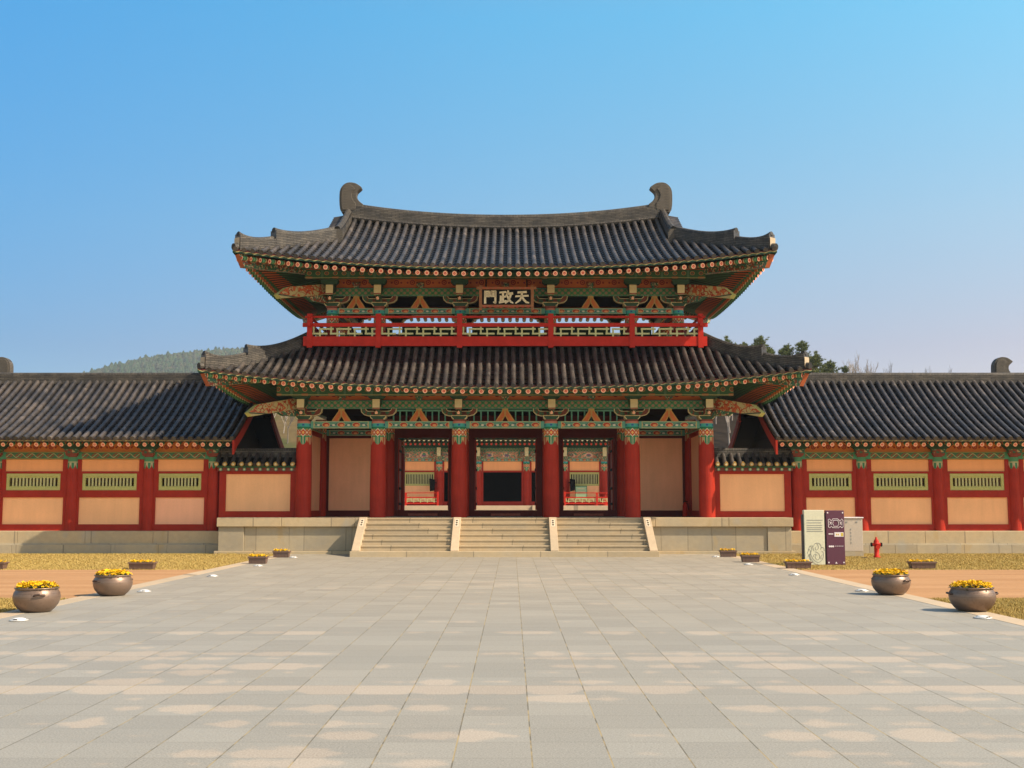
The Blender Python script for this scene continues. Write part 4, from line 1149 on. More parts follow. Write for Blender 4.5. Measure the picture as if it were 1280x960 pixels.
    for rear in (0, 1):
        yy = lambda y: 7.0 - y if rear else y
        mb = MB(); ys = [lerp(-1.0, 1.85, i / 8) for i in range(9)]
        T = [Vector((sx * 9.1, yy(y), zprof(y + .9) - .03)) for y in ys]; Bt = [t + Vector((0, 0, -.36)) for t in T]
        Bt[0] += Vector((0, 0, -.12)); w = Vector((sx * .07, 0, 0))
        for i in range(8):
            mb.face((T[i], T[i + 1], Bt[i + 1], Bt[i])); mb.face((T[i] + w, Bt[i] + w, Bt[i + 1] + w, T[i + 1] + w)); mb.face((Bt[i], Bt[i + 1], Bt[i + 1] + w, Bt[i] + w))
        mb.face((T[0], Bt[0], Bt[0] + w, T[0] + w)); mb.face((T[8], T[8] + w, Bt[8] + w, Bt[8]))
        obj('bargeboard', mb, M['red'], rf)
    # terrace
    t = thing('stone_terrace', tlabel, 'terrace', (sx * 20, 3, 0), 'stone terraces under the wings')
    mb = MB(); x = 9.63
    while x < 32:
        BX(mb, x + .003, min(x + 2.3, 32) - .003, -.38, .5, .32, .74); x += 2.3
    BX(mb, 9.63, 32, .5, 7.2, .32, .738); obj('terrace_slab', mb, M['stone_y'], t, bevel=.012)
    mb = MB(); x = 9.66
    while x < 32:
        BX(mb, x + .003, min(x + 1.75, 32) - .003, -.50, 7.1, -.05, .29); x += 1.75
    BX(mb, 9.66, 32, -.40, 7.0, .28, .33); obj('footing_stone', mb, M['stone'], t, bevel=.01)
    # link wall
    lw = thing('link_wall', 'low tile capped wall joining the gate to the %s corridor wing' % ('right' if sx > 0 else 'left'), 'wall', (sx * 8.5, .2, 1.2), 'low walls beside the gate')
    mb = MB(); BX(mb, 7.4, 9.62, .14, .27, 1.41, 2.68); pnl = obj('wall_panel', mb, M['plaster'], lw)
    mb = MB(); BX(mb, 7.16, 9.85, .10, .31, 1.2, 1.41); BX(mb, 7.16, 9.85, .098, .312, 2.68, 2.78); BX(mb, 7.16, 7.4, .102, .308, 1.41, 2.68); BX(mb, 9.62, 9.85, .102, .308, 1.41, 2.68)
    obj('wall_frame', mb, M['red'], lw)
    mb = MB(); BX(mb, 7.2, 9.9, -.10, .50, 2.90, 2.96); BX(mb, 7.2, 9.9, .0, .40, 2.782, 2.898, 1); obj('cap_board', mb, [M['green'], M['brown']], lw)
    mb = MB(); k = 10
    for i in range(k):
        x = sx * lerp(7.34, 9.78, i / (k - 1))
        for yy_, s2 in ((-.02, 1), (.42, -1)):
            mb.tube([(x, yy_ - s2 * .02, 2.84), (x, .2, 2.86)], .058, 8, 0); mb.tube([(x, yy_ - s2 * .025, 2.84), (x, yy_, 2.84)], .035, 8, 1)
    obj('cap_rafter', mb, [M['teal'], M['cream']], lw)
    mb = MB(); S = lambda a, d: (sx * a, -.26 + d, 3.02 + d * .85); Sr = lambda a, d: (sx * a, .66 - d, 3.02 + d * .85)
    for F in (S, Sr): tile_slope(mb, F, 7.26, 9.86, lambda a: .44, pitch=.27, course=.22, r=.07)
    cap = obj('tile_cap', mb, M['tile'], lw)
    mb = MB()
    for i in range(k):
        x = sx * lerp(7.26, 9.86, i / (k - 1)); mb.tube([(x, -.345, 3.005), (x, -.25, 3.03)], .074, 10); mb.tube([(x, -.352, 3.005), (x, -.345, 3.005)], .04, 8, 1)
    obj('tile_end_disc', mb, [M['gold'], M['cream']], cap)
    mb = MB(); sweep_ridge(mb, [(sx * 7.22, .2, 3.37), (sx * 8.5, .2, 3.36), (sx * 9.9, .2, 3.37)], .2, [.12] * 3, cap_r=.08); obj('cap_ridge', mb, [M['ridge'], M['tile'][0]], cap)
wing(-1, 'long red and ochre corridor with barred windows, left of the gate', 'granite terrace under the corridor on the left of the gate')
wing(1, 'long red and ochre corridor with barred windows, right of the gate', 'granite terrace under the corridor on the right of the gate')

# pavilions behind the wings: only a ridge with its curled end rises above the corridor roof
for s, lab in ((-1, 'grey tiled roof with curled end peeping over the left corridor ridge'), (1, 'grey tiled roof with curled end peeping over the right corridor ridge')):
    t = thing('side_pavilion', lab, 'pavilion', (s * 27, 10.5, 1.2), 'pavilions behind the wings')
    x0 = 20.9; BXs = lambda mb, a, b, *r: mb.box(*sorted((s * a, s * b)), *r)
    mb = MB(); BXs(mb, 22.4, 34, 9.4, 12.5, 1.2, 4.9); obj('wall', mb, M['plaster'], t)
    mb = MB()
    for x in (22.5, 25, 27.5, 30): mb.lathe([(.2, 1.2), (.18, 4.9)], 12, (s * x, 9.3, 0))
    obj('column', mb, M['red'], t)
    mb = MB(); zp = lambda d: 4.85 + 1.98 * (.75 * d / 2.9 + .25 * (d / 2.9) ** 2)
    tile_slope(mb, lambda a, d: (s * a, 8.1 + d, zp(d)), 20.9, 35, lambda a: 2.9, course=.4); tile_slope(mb, lambda a, d: (s * a, 13.9 - d, zp(d)), 20.9, 35, lambda a: 2.9, course=.6)
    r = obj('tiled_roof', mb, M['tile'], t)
    mb = MB(); sweep_ridge(mb, [(s * lerp(21.1, 35, i / 20), 11, 6.80) for i in range(21)], .36, [.28 + .10 * (1 - i / 20) ** 6 for i in range(21)], cap_r=.1)
    obj('roof_ridge', mb, [M['ridge'], M['tile'][0]], r)
    chimi('ridge_end_ornament', r, s * 21.5 if s > 0 else s * 21.9, 11, 6.95, s, 1.0)
    mb = MB(); mb.face([(s * 21.2, 8.6, 4.9), (s * 21.2, 13.4, 4.9), (s * 21.2, 11, 6.7)]); obj('gable_wall', mb, M['red'], t)

# ------------------------------------------------------------------ the hall seen through the doorways
HX = -.48
hall = thing('rear_hall', 'red palace hall with a dark doorway seen through the gate', 'hall', (HX, 51, 1.2))
hc = [HX + k for k in (-10.6, -7.66, -4.73, -1.80, 1.80, 4.66, 7.6, 10.5)]
HYf = 47
mb = MB(); mb.box(hc[0] - 1.4, hc[-1] + 1.4, 45.6, 57, 1.19, 1.6); obj('stone_base', mb, M['stone_p'], hall, bevel=.02)
mb = MB()
for k in range(2): mb.box(HX - 2.2, HX + 2.2, 45.0 + k * .3, 45.6, 1.19 + k * .13, 1.32 + k * .13)
mb.box(HX - 2.45, HX - 2.2, 44.9, 45.62, 1.19, 1.62); mb.box(HX + 2.2, HX + 2.45, 44.9, 45.62, 1.19, 1.62)
obj('hall_step', mb, M['stone_p'], hall)
HC = col_mesh(3.36, .28, M['column'])
mb2 = MB(); mb2.prism([(-.3, 0), (.3, 0), (.42, .16), (.42, .26), (.62, .34), (.62, .46), (-.62, .46), (-.62, .34), (-.42, .26), (-.42, .16)], (0, -.4, 0), (1, 0, 0), (0, 0, 1), (0, .5, 0), 0)
mb2.box(-.14, .14, -.7, -.4, .30, .95, 1); HB = mb2.mesh('bracket', [M['mottle'], M['cream']])
for x in hc:
    o = bpy.data.objects.new('column', HC); COL.objects.link(o); o.parent = hall; o.location = Vector((x, HYf, 1.6)) - hall.location
    o = bpy.data.objects.new('bracket', HB); COL.objects.link(o); o.parent = hall; o.location = Vector((x, HYf - .1, 4.95)) - hall.location
def f_lotus(b):
    u, v = b.uv(); c = ((u / 1.3 + .25).frac() - .5) * 1.3; z = (v - .45) * .65
    d = (c * c * .7 + z * z).sqrt()
    col = b.mix(b.vor(7.) > .5, (.62, .30, .18), (.50, .20, .12)); col = b.mix(d < .26, col, (.70, .44, .30)); col = b.mix(d < .15, col, (.30, .10, .20)); col = b.mix(d < .07, col, (.10, .12, .25))
    col = b.mix(b.vor(12.) > .62, col, (.10, .25, .14)); return col
M['lotus'] = mat('lotus_panel_paint', f_lotus, .65)
for i, (a, b) in enumerate(zip(hc, hc[1:])):
    mb = MB(); mb.box(a + .28, b - .28, HYf - .12, HYf + .12, 4.90, 5.12); obj('lintel_beam', mb, M['lintel'], hall)
    mb = MB(); mb.box(a + .02, b - .02, HYf - .06, HYf + .06, 5.122, 5.62); obj('lotus_panel', mb, M['lotus'], hall)
    mb = MB(); mb.box(a, b, HYf - .13, HYf + .13, 5.622, 5.90); obj('honeycomb_beam', mb, M['hex'], hall)
    mb = MB(); mb.box(a + .37, b - .37, HYf - .05, HYf + .05, 4.2, 4.88); obj('upper_wall_panel', mb, M['plaster_orange'], hall)
    mb = MB(); mb.box(a + .26, a + .37, HYf - .1, HYf + .1, 1.6, 4.88); mb.box(b - .37, b - .26, HYf - .1, HYf + .1, 1.6, 4.88); mb.box(a + .37, b - .37, HYf - .098, HYf + .098, 4.08, 4.2); mb.box(a + .37, b - .37, HYf - .098, HYf + .098, 1.6, 1.9)
    obj('wall_frame', mb, M['red'], hall)
    if i in (2, 3, 4):
        mb = MB(); mb.box(a + .37, b - .37, HYf + 5.2, HYf + 5.3, 1.6, 4.8); obj('doorway_shade_panel', mb, M['black'], hall)  # black panel standing in for the darkness of the room behind
    else:
        window(hall, a + .37, b - .37, 3.08, 4.08, HYf)
        mb = MB(); mb.box(a + .37, b - .37, HYf - .05, HYf + .05, 1.9, 3.07); obj('lower_wall_panel', mb, M['plaster'], hall)
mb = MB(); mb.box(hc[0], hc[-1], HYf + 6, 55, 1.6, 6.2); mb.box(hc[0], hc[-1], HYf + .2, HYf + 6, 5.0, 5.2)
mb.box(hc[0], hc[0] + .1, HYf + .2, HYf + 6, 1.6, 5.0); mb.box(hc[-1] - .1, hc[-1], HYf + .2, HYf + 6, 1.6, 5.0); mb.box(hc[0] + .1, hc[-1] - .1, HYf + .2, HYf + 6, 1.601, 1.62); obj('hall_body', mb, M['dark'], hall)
for x0, x1 in ((hc[0] - 1.2, HX - 4.75), (HX + 4.60, hc[-1] + 1.2)):
    mb = MB(); mb.box(x0, x1, 45.75, 45.83, 1.72, 1.82); mb.box(x0, x1, 45.75, 45.83, 2.16, 2.24); mb.box(x0, x1, 45.76, 45.82, 2.50, 2.56)
    n = max(2, round((x1 - x0) / 2.2))
    for i in range(n + 1): x = lerp(x0, x1, i / n); mb.box(x - .07, x + .07, 45.71, 45.87, 1.6, 2.62 if i in (0, n) else 2.5)
    hr = obj('railing', mb, M['redb'], hall)
    mb = MB(); lattice_bars(mb, x0 + .07, x1 - .07, 45.79, 1.82, 2.16, .05, .5); obj('fret_lattice', mb, M['lattice'], hr)
mb = MB(); zp = lambda d: 6.52 + 3.9 * (.72 * d / 7.2 + .28 * (d / 7.2) ** 2); x0, x1 = hc[0] - 1.6, hc[-1] + 1.6
tile_slope(mb, lambda a, d: (a, 44.6 + d, zp(d)), x0, x1, lambda a: 7.2, pitch=.36, course=.7, r=.11); tile_slope(mb, lambda a, d: (a, 59 - d, zp(d)), x0, x1, lambda a: 7.2, pitch=.36, course=1.2, r=.11)
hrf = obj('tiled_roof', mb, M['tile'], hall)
mb = MB(); sweep_ridge(mb, [(lerp(x0, x1, i / 10), 51.8, 10.5) for i in range(11)], .5, [.5] * 11); obj('roof_ridge', mb, [M['ridge'], M['tile'][0]], hrf)
for s, x in ((1, x0), (-1, x1)): chimi('ridge_end_ornament', hrf, x, 51.8, 10.7, s, 1.1)
mb = MB(); mb.face([(x0, 44.6, 6.44), (x1, 44.6, 6.44), (x1, 47, 6.9), (x0, 47, 6.9)]); mb.box(x0 + 1, x1 - 1, 46.96, 47.04, 5.902, 7.0); mb.face([(x0 + 1.2, 45.2, 6.6), (x0 + 1.2, 58, 6.6), (x0 + 1.2, 51.8, 10.3)]); mb.face([(x1 - 1.2, 45.2, 6.6), (x1 - 1.2, 58, 6.6), (x1 - 1.2, 51.8, 10.3)])
obj('soffit', mb, M['dgreen'], hrf)
mb = MB()
x = x0 + .2
while x < x1:
    mb.tube([(x, 44.62, 6.36), (x, 46.8, 6.66)], .075, 8, 0, caps=False); mb.face([(x + .085 * cos(t * pi / 4), 44.615, 6.36 + .085 * sin(t * pi / 4)) for t in range(8)], 1)
    mb.tube([(x, 45.3, 6.10), (x, 46.9, 6.60)], .09, 8, 0, caps=False); mb.face([(x + .09 * cos(t * pi / 4), 45.295, 6.10 + .09 * sin(t * pi / 4)) for t in range(8)], 2)
    x += .35
obj('rafter', mb, [M['rafter'], M['cream'], M['rdot']], hrf)

# two dark speakers on the hall columns, a green notice on the hall railing, an extinguisher in the gate
for x, lab in ((-5.69, 'small dark loudspeaker on the hall, seen through the left doorway'), (4.74, 'small dark loudspeaker on the hall, seen through the right doorway')):
    sp = thing('loudspeaker', lab, 'loudspeaker', (x, HYf - .45, 3.1), 'loudspeakers on the hall')
    mb = MB(); mb.prism([(-.17, -.45), (.17, -.38), (.20, .42), (-.20, .50)], (x, HYf - .62, 3.1), (1, 0, 0), (0, 0, 1), (0, .3, 0), 0); obj('cabinet', mb, M['black'], sp, bevel=.03)
    mb = MB(); mb.tube([(x, HYf - .35, 3.3), (x + (.3 if x < 0 else -.3), HYf - .2, 3.3)], .03, 6); obj('wall_arm', mb, M['black'], sp)
nb = thing('notice_board', 'small pale green notice board behind the hall railing', 'notice board', (5.35, 46.1, 1.6))
mb = MB(); mb.box(4.95, 5.75, 46.1, 46.15, 2.1, 3.0); obj('panel', mb, plain('pale_green_paint', (.30, .45, .26), .1), nb)
mb = MB(); mb.box(4.91, 5.79, 46.09, 46.16, 3.0, 3.06); mb.box(4.91, 4.95, 46.09, 46.16, 1.6, 3.0); mb.box(5.75, 5.79, 46.09, 46.16, 1.6, 3.0); obj('frame', mb, M['green'], nb)
mb = MB()
for z in (2.82, 2.62, 2.5): mb.box(5.08, 5.6, 46.092, 46.099, z, z + .05)
obj('printed_line', mb, M['cream'], nb)
ex = thing('fire_extinguisher', 'small red fire extinguisher standing at the foot of the gate wall', 'extinguisher', (6.62, 3.05, 1.2))
mb = MB(); mb.lathe([(.085, .0), (.09, .03), (.09, .40), (.07, .46), (.03, .49), (.03, .53)], 14, (6.62, 3.05, 1.2)); obj('cylinder', mb, M['redb'], ex)
mb = MB(); mb.box(6.55, 6.72, 3.035, 3.065, 1.73, 1.76); mb.tube([(6.62, 3.05, 1.7), (6.72, 3.0, 1.66), (6.74, 2.98, 1.45)], .014, 6); obj('hose_and_lever', mb, M['black'], ex)

# ------------------------------------------------------------------ pots, planters, ground lights, sign, cabinet, hydrant
def f_bronze(b):
    x, y, z = b.xyz(); n = b.noise(5, 4); n2 = b.noise(30, 3)
    col = b.mix(n, (.16, .105, .075), (.24, .165, .12)); col = b.mix((n2 > .62) * .4, col, (.11, .07, .05))
    line = ((z / .055).frac() < .12) * (z > .18)
    return {'c': b.mix(line * .5, col, (.09, .06, .045)), 'h': n2 * .3 - line, 'hs': .35, 'r': n * .25 + .30}
M['bronze'] = mat('brown_bronze', f_bronze, .4, .5, .45)
M['bronze_d'] = plain('dark_bronze', (.07, .045, .035), rough=.45, metal=.4)
M['soil'] = plain('potting_soil', (.05, .032, .02), .4, 20, .95)
M['petal'] = mat('yellow_petal', lambda b: b.mix(b.vor(40., out='Distance').step(.1, .5), (.90, .62, .012), (.82, .48, .006)), .7, .2)
M['leaf'] = plain('pansy_leaf', (.05, .10, .025), .4, 20, .7)
M['pdark'] = plain('pansy_centre', (.05, .015, .02), rough=.8)
def flower_mesh(spots, seed, zr=(.0, .05)):
    rnd = random.Random(seed); mb = MB()
    for x, y, z in spots:
        z += rnd.uniform(*zr); a = rnd.uniform(0, 6.28); tl = rnd.uniform(.1, 1.1); R = rnd.uniform(.022, .036)
        m = Matrix.Translation((x, y, z)) @ Matrix.Rotation(a, 4, 'Z') @ Matrix.Rotation(tl, 4, 'X')
        for k in range(5):                          # five petals round a dark centre
            t0 = k * 2 * pi / 5
            pts = [(0, 0, 0), (R * .8 * cos(t0 - .55), R * .8 * sin(t0 - .55), .008), (R * 1.15 * cos(t0), R * 1.15 * sin(t0), .002), (R * .8 * cos(t0 + .55), R * .8 * sin(t0 + .55), .008)]
            mb.face([m @ Vector(p) for p in pts], 0)
        mb.face([m @ Vector((R * .3 * cos(k * 1.57), R * .3 * sin(k * 1.57), .010)) for k in range(4)], 2)
        for k in range(3):
            t0 = a + k * 2.1; d = Vector((cos(t0), sin(t0), -.2)) * rnd.uniform(.03, .055); p = Vector((x, y, z - .025)); q = Vector((-d.y, d.x, 0)) * .4
            mb.face((p, p + d * .6 + q, p + d, p + d * .6 - q), 1)
    return mb
def disc_spots(r, n, z, seed):
    rnd = random.Random(seed); return [(r * sqrt((i + .5) / n) * cos(i * 2.4 + rnd.uniform(-.2, .2)), r * sqrt((i + .5) / n) * sin(i * 2.4), z + .045 * (1 - (i / n) ** 2)) for i in range(n)]
def make_pot():
    t = thing('flower_pot', '', 'flower pot')
    mb = MB()
    prof = [(.17, 0), (.215, .008), (.265, .05), (.31, .11), (.335, .17), (.342, .23), (.330, .285), (.305, .325), (.30, .335), (.318, .345), (.322, .362), (.300, .366), (.285, .35), (.285, .30)]
    mb.lathe(prof, 48); obj('bowl', mb, M['bronze'], t, merge=True)
    for s in (-1, 1):
        mb = MB(); c = Vector((s * .335, 0, .255))
        mb.tube([c + Vector((-s * .015, -.075, 0)), c + Vector((s * .03, -.065, .012)), c + Vector((s * .045, 0, .02)), c + Vector((s * .03, .065, .012)), c + Vector((-s * .015, .075, 0))], .015, 8)
        obj('handle', mb, M['bronze_d'], t)
    mb = MB(); mb.face([(.29 * cos(k * pi / 12), .29 * sin(k * pi / 12), .335) for k in range(24)]); obj('soil', mb, M['soil'], t)
    obj('flowers', flower_mesh(disc_spots(.30, 170, .355, 3), 5), [M['petal'], M['leaf'], M['pdark']], t, kind='stuff')
    return t
pot = make_pot()
POTS = [(-6.98, -22.15, radians(-62), 'round bronze flower pot on the left edge of the paving, nearest the camera'), (-6.92, -18.95, radians(-125), 'round bronze flower pot on the left edge of the paving, near the earth path'),
        (7.09, -18.75, radians(-55), 'round bronze flower pot on the right edge of the paving, near the earth path'), (7.26, -22.05, 0, 'round bronze flower pot on the right edge of the paving, nearest the camera')]
for i, (x, y, rz, lab) in enumerate(POTS):
    o = pot if i == 0 else dup(pot)
    o.location = (x, y, .003); o.rotation_euler.z = rz; o['label'] = lab; o['group'] = 'bronze pots of yellow flowers'
M['planter'] = plain('brown_planter', (.14, .085, .065), .2, 6, .6)
def make_planter():
    t = thing('planter_box', '', 'planter')
    w, d, h = .32, .15, .17; mb = MB(); b = .86
    lo = [(-w * b, -d * b, 0), (w * b, -d * b, 0), (w * b, d * b, 0), (-w * b, d * b, 0)]; hi = [(-w, -d, h), (w, -d, h), (w, d, h), (-w, d, h)]
    for i in range(4): j = (i + 1) % 4; mb.face((lo[i], lo[j], hi[j], hi[i]))
    mb.face(lo[::-1])
    for x in [lerp(-w, w, k / 5) for k in range(6)]: mb.prism([(-.012, 0), (.012, 0), (.012, h - .03), (-.012, h - .03)], (x * .9, -d * b - .004, 0), (1, 0, 0), Vector((x * .1 / h * .3, -(d - d * b) / h, 1)), (0, .004, 0))
    obj('box', mb, M['planter'], t)
    mb = MB(); mb.box(-w - .015, w + .015, -d - .015, -d + .01, h - .035, h); mb.box(-w - .015, w + .015, d - .01, d + .015, h - .035, h); mb.box(-w - .015, -w + .01, -d + .01, d - .01, h - .034, h - .001); mb.box(w - .01, w + .015, -d + .01, d - .01, h - .034, h - .001)
    obj('rim', mb, M['planter'], t)
    mb = MB(); mb.face([(-w + .01, -d + .01, h - .02), (w - .01, -d + .01, h - .02), (w - .01, d - .01, h - .02), (-w + .01, d - .01, h - .02)]); obj('soil', mb, M['soil'], t)
    rnd = random.Random(9); sp = [(rnd.uniform(-w + .03, w - .03), rnd.uniform(-d + .03, d - .03), h - .005) for _ in range(62)]
    obj('flowers', flower_mesh(sp, 11, (.0, .045)), [M['petal'], M['leaf'], M['pdark']], t, kind='stuff')
    return t
pl0 = make_planter()
PLN = [(-12.94, -10.2, 0, 'brown flower box on the lawn edge, cut by the left picture border'), (-9.15, -10.2, 0, 'brown flower box on the left lawn edge beside the earth path'), (-6.80, -7.5, 0, 'brown flower box on the left paving edge, second from the platform'), (-6.92, -3.6, 0, 'brown flower box on the left paving edge, nearest the platform'),
       (7.02, -3.2, 0, 'brown flower box on the right paving edge, nearest the platform'), (7.02, -6.6, 0, 'brown flower box on the right paving edge, second from the platform'), (7.56, -9.95, 0, 'brown flower box in front of the cream sign panel'), (10.72, -10.0, 0, 'brown flower box on the right lawn edge beside the earth path')]
for i, (x, y, rz, lab) in enumerate(PLN):
    o = pl0 if i == 0 else dup(pl0)
    o.location = (x, y, .004); o.rotation_euler.z = rz + random.uniform(-.03, .03); o['label'] = lab; o['group'] = 'brown flower boxes'; 
    if abs(x) in (6.80, 6.92) or (x > 7 and x < 7.3): o.scale = (.78, 1, 1.15)
M['steel'] = plain('brushed_steel', (.62, .60, .56), .1, 20, .35, metal=.3)
M['glass'] = plain('lamp_glass', (.75, .75, .72), .05, 20, .15, .6)
def make_light():
    t = thing('ground_light', '', 'ground light')
    mb = MB(); mb.lathe([(.15, 0), (.15, .012), (.135, .02), (.115, .02)], 28); obj('rim', mb, M['steel'], t, merge=True)
    mb = MB(); mb.lathe([(.115, .018), (.10, .034), (.06, .046), (.001, .05)], 24); obj('lens', mb, M['glass'], t, merge=True)
    mb = MB(); mb.box(-.03, .03, -.128, -.09, .02, .034); obj('fixing_screw', mb, M['black'], t)
    return t
lt0 = make_light()
LTS = [(-6.65, -23.55), (-6.62, -18.1), (-6.55, -13.4), (-6.5, -8.9), (-6.5, -3.9), (6.95, -23.2), (6.8, -17.95), (6.75, -12.9), (6.65, -8.2), (6.6, -3.4)]
TX = ['nearest the camera', 'second from the camera', 'third from the camera', 'fourth from the camera', 'nearest the stairs']
for i, (x, y) in enumerate(LTS):
    o = lt0 if i == 0 else dup(lt0)
    o.location = (x, y, .004); o.rotation_euler.z = random.uniform(-.6, .6); o.scale = (.85, .85, .85)
    o['label'] = 'round white light set in the %s paving edge, %s' % ('left' if x < 0 else 'right', TX[i % 5]); o['group'] = 'lights set in the paving'

sg = thing('information_sign', 'two panel information sign, one cream and one purple, on the lawn', 'sign', (8.7, -8.2, 0))
M['creamp'] = plain('cream_panel', (.60, .60, .45), .06, 3, .5); M['purple'] = plain('purple_panel', (.10, .032, .058), .12, 4, .45); M['ink'] = plain('grey_ink', (.24, .25, .24), .1); M['white'] = plain('white_ink', (.72, .68, .70), .05)
M['stone_e'] = plain('dark_edge', (.06, .055, .06), .1)
mb = MB(); mb.box(8.17, 8.72, -8.26, -8.1, .0, 1.48); cp = obj('cream_panel', mb, M['creamp'], sg, bevel=.012)
mb = MB(); mb.box(8.135, 8.165, -8.22, -8.06, 0, 1.36); mb.box(8.725, 8.765, -8.2, -8.08, 0, 1.40); obj('dark_side_strip', mb, M['stone_e'], sg)  # dark strips filling the gaps beside the cream panel
mb = MB(); mb.box(8.77, 9.27, -8.25, -8.1, .0, 1.47); pp = obj('purple_panel', mb, M['purple'], sg, bevel=.012)
mb = MB(); yt = -8.262
for z in (1.20, 1.13, 1.06, 1.00, .95, .90):
    mb.box(8.24, 8.68 - .02 * ((z * 100) % 3), yt - .003, yt, z, z + .014)
obj('text_line', mb, M['ink'], cp)
mb = MB()
def swirl(mb, pts, r=.005):                         # smooth curve drawn as a thin raised line
    P = [Vector((8.17 + x * .55, yt, z)) for x, z in pts]; Q = []
    for i in range(len(P) - 1):
        p0, p1, p2, p3 = P[max(i - 1, 0)], P[i], P[i + 1], P[min(i + 2, len(P) - 1)]
        for k in range(5):
            t = k / 5; Q.append(.5 * ((2 * p1) + (p2 - p0) * t + (2 * p0 - 5 * p1 + 4 * p2 - p3) * t * t + (3 * p1 - p0 - 3 * p2 + p3) * t ** 3))
    Q.append(P[-1]); mb.tube(Q, r, 5)
for c in ([(.18, .40), (.28, .52), (.36, .42), (.30, .30), (.42, .16), (.60, .08), (.78, .10), (.90, .20), (.92, .32), (.84, .38)],
          [(.12, .30), (.22, .42), (.30, .36), (.26, .24), (.36, .12), (.50, .04), (.66, .02)], [(.16, .22), (.22, .30), (.24, .20), (.30, .12)],
          [(.44, .50), (.52, .58), (.64, .56), (.68, .46), (.58, .40), (.52, .46), (.58, .50)], [(.60, .60), (.74, .58), (.82, .50), (.80, .42)],
          [(.50, .36), (.62, .34), (.72, .28), (.72, .18), (.62, .14), (.52, .20), (.54, .28), (.62, .26)], [(.56, .30), (.46, .28), (.42, .22)],
          [(.84, .48), (.94, .46), (.98, .38)], [(.88, .28), (.80, .24), (.80, .16)], [(.36, .54), (.42, .46), (.46, .38)]):
    swirl(mb, c)
obj('line_drawing', mb, M['ink'], cp)
mb = MB(); yp = -8.252
for x in (8.80, 9.21):
    for z in (1.39, .05): mb.box(x, x + .035, yp - .003, yp, z, z + .035)
def line(mb, x0, z0, x1, z1, w=.010):
    mb.tube([(x0, yp - .002, z0), (x1, yp - .002, z1)], w / 2, 5)
px = lambda k: 8.83 + k * .40
for a in ([(0, 1.02), (0, 1.22), (.10, 1.24), (.16, 1.20), (.26, 1.20), (.30, 1.24), (.66, 1.24), (.72, 1.20), (.84, 1.20), (.92, 1.24), (1, 1.20), (1, 1.02), (.9, 1.00), (.8, 1.04), (.7, 1.0), (.3, 1.0), (.2, 1.04), (.1, 1.0), (0, 1.02)],
          [(.35, 1.20), (.30, 1.12), (.36, 1.04), (.64, 1.04), (.70, 1.12), (.65, 1.20), (.35, 1.20)], [(.08, 1.18), (.22, 1.08)], [(.08, 1.08), (.22, 1.17)], [(.78, 1.18), (.92, 1.07)], [(.78, 1.08), (.92, 1.17)], [(.1, 1.13), (.24, 1.13)], [(.76, 1.13), (.9, 1.13)]):
    for (x0, z0), (x1, z1) in zip(a, a[1:]): line(mb, px(x0), z0, px(x1), z1, .013)
for k, w in ((0, .05), (.14, .03), (.24, .03)): mb.box(px(k), px(k) + w, yp - .003, yp, .82, .85)
for k in (0, .12, .24): mb.lathe([(.022, 0), (.022, .004)], 10, (0, 0, 0)) if False else mb.prism([(.026 * cos(t), .026 * sin(t)) for t in [i * pi / 5 for i in range(10)]], (px(k) + .02, yp - .004, .50), (1, 0, 0), (0, 0, 1), (0, .004, 0))
for k in (.42, .54, .66, .78, .9): mb.box(px(k), px(k) + .03, yp - .003, yp, .50, .515)
mb.prism([(-.03, 0), (.03, 0), (.0, .05)], (9.02, yp - .004, .04), (1, 0, 0), (0, 0, 1), (0, .004, 0))
obj('white_marking', mb, M['white'], pp)
mb = MB(); mb.box(8.99, 9.235, yp - .004, yp, .76, .88); mb.box(9.165, 9.225, yp - .007, yp - .0041, .775, .865, 1); mb.box(9.03, 9.06, yp - .007, yp - .0041, .80, .84, 1); mb.box(9.08, 9.11, yp - .007, yp - .0041, .80, .84, 1)
obj('pale_label', mb, [M['white'], plain('yellow_print', (.55, .42, .05), .05)], pp)

cb = thing('utility_cabinet', 'grey beige metal cabinet on a stone base behind the sign', 'cabinet', (11.1, -2.5, 0))
M['cab'] = plain('beige_metal', (.46, .40, .33), .08, 3, .5)
mb = MB(); mb.box(10.70, 11.38, -2.85, -2.35, .16, 1.20); c_ = obj('cabinet_body', mb, M['cab'], cb, bevel=.012)
mb = MB(); mb.box(10.67, 11.41, -2.88, -2.32, 1.20, 1.235); obj('top_plate', mb, M['white'], cb, bevel=.008)
mb = MB(); mb.box(10.69, 11.39, -2.86, -2.34, 0, .158); obj('stone_base', mb, M['stone'], cb)
mb = MB()
for k in range(5):
    z = .84 - k * .105; x = 11.0
    mb.box(x - .022, x + .022, -2.856, -2.8505, z + .02, z + .03); mb.box(x - .006, x + .006, -2.857, -2.851, z - .022, z + .02); mb.box(x - .025, x + .02, -2.8575, -2.8515, z - .008, z)
for x in (10.85, 11.17): mb.box(x, x + .05, -2.862, -2.8502, 1.06, 1.10)
obj('lettering', mb, M['ink'], c_)
hy = thing('fire_hydrant', 'red fire hydrant standing on the dry lawn right of the sign', 'hydrant', (11.52, -3.75, 0))
mb = MB(); mb.lathe([(.11, 0), (.11, .035), (.075, .04), (.07, .40), (.095, .405), (.095, .435), (.085, .44), (.08, .50), (.05, .56), (.03, .575), (.03, .62), (.015, .63)], 20, (11.52, -3.75, 0)); hb = obj('barrel', mb, M['redb'], hy, merge=True)
for s in (-1, 1):
    mb = MB(); mb.tube([(11.52 + s * .06, -3.75, .40), (11.52 + s * .13, -3.75, .40)], .05, 12); mb.tube([(11.52 + s * .13, -3.75, .40), (11.52 + s * .17, -3.75, .40)], .062, 8, 1); obj('hose_outlet', mb, [M['redb'], M['black']], hy)
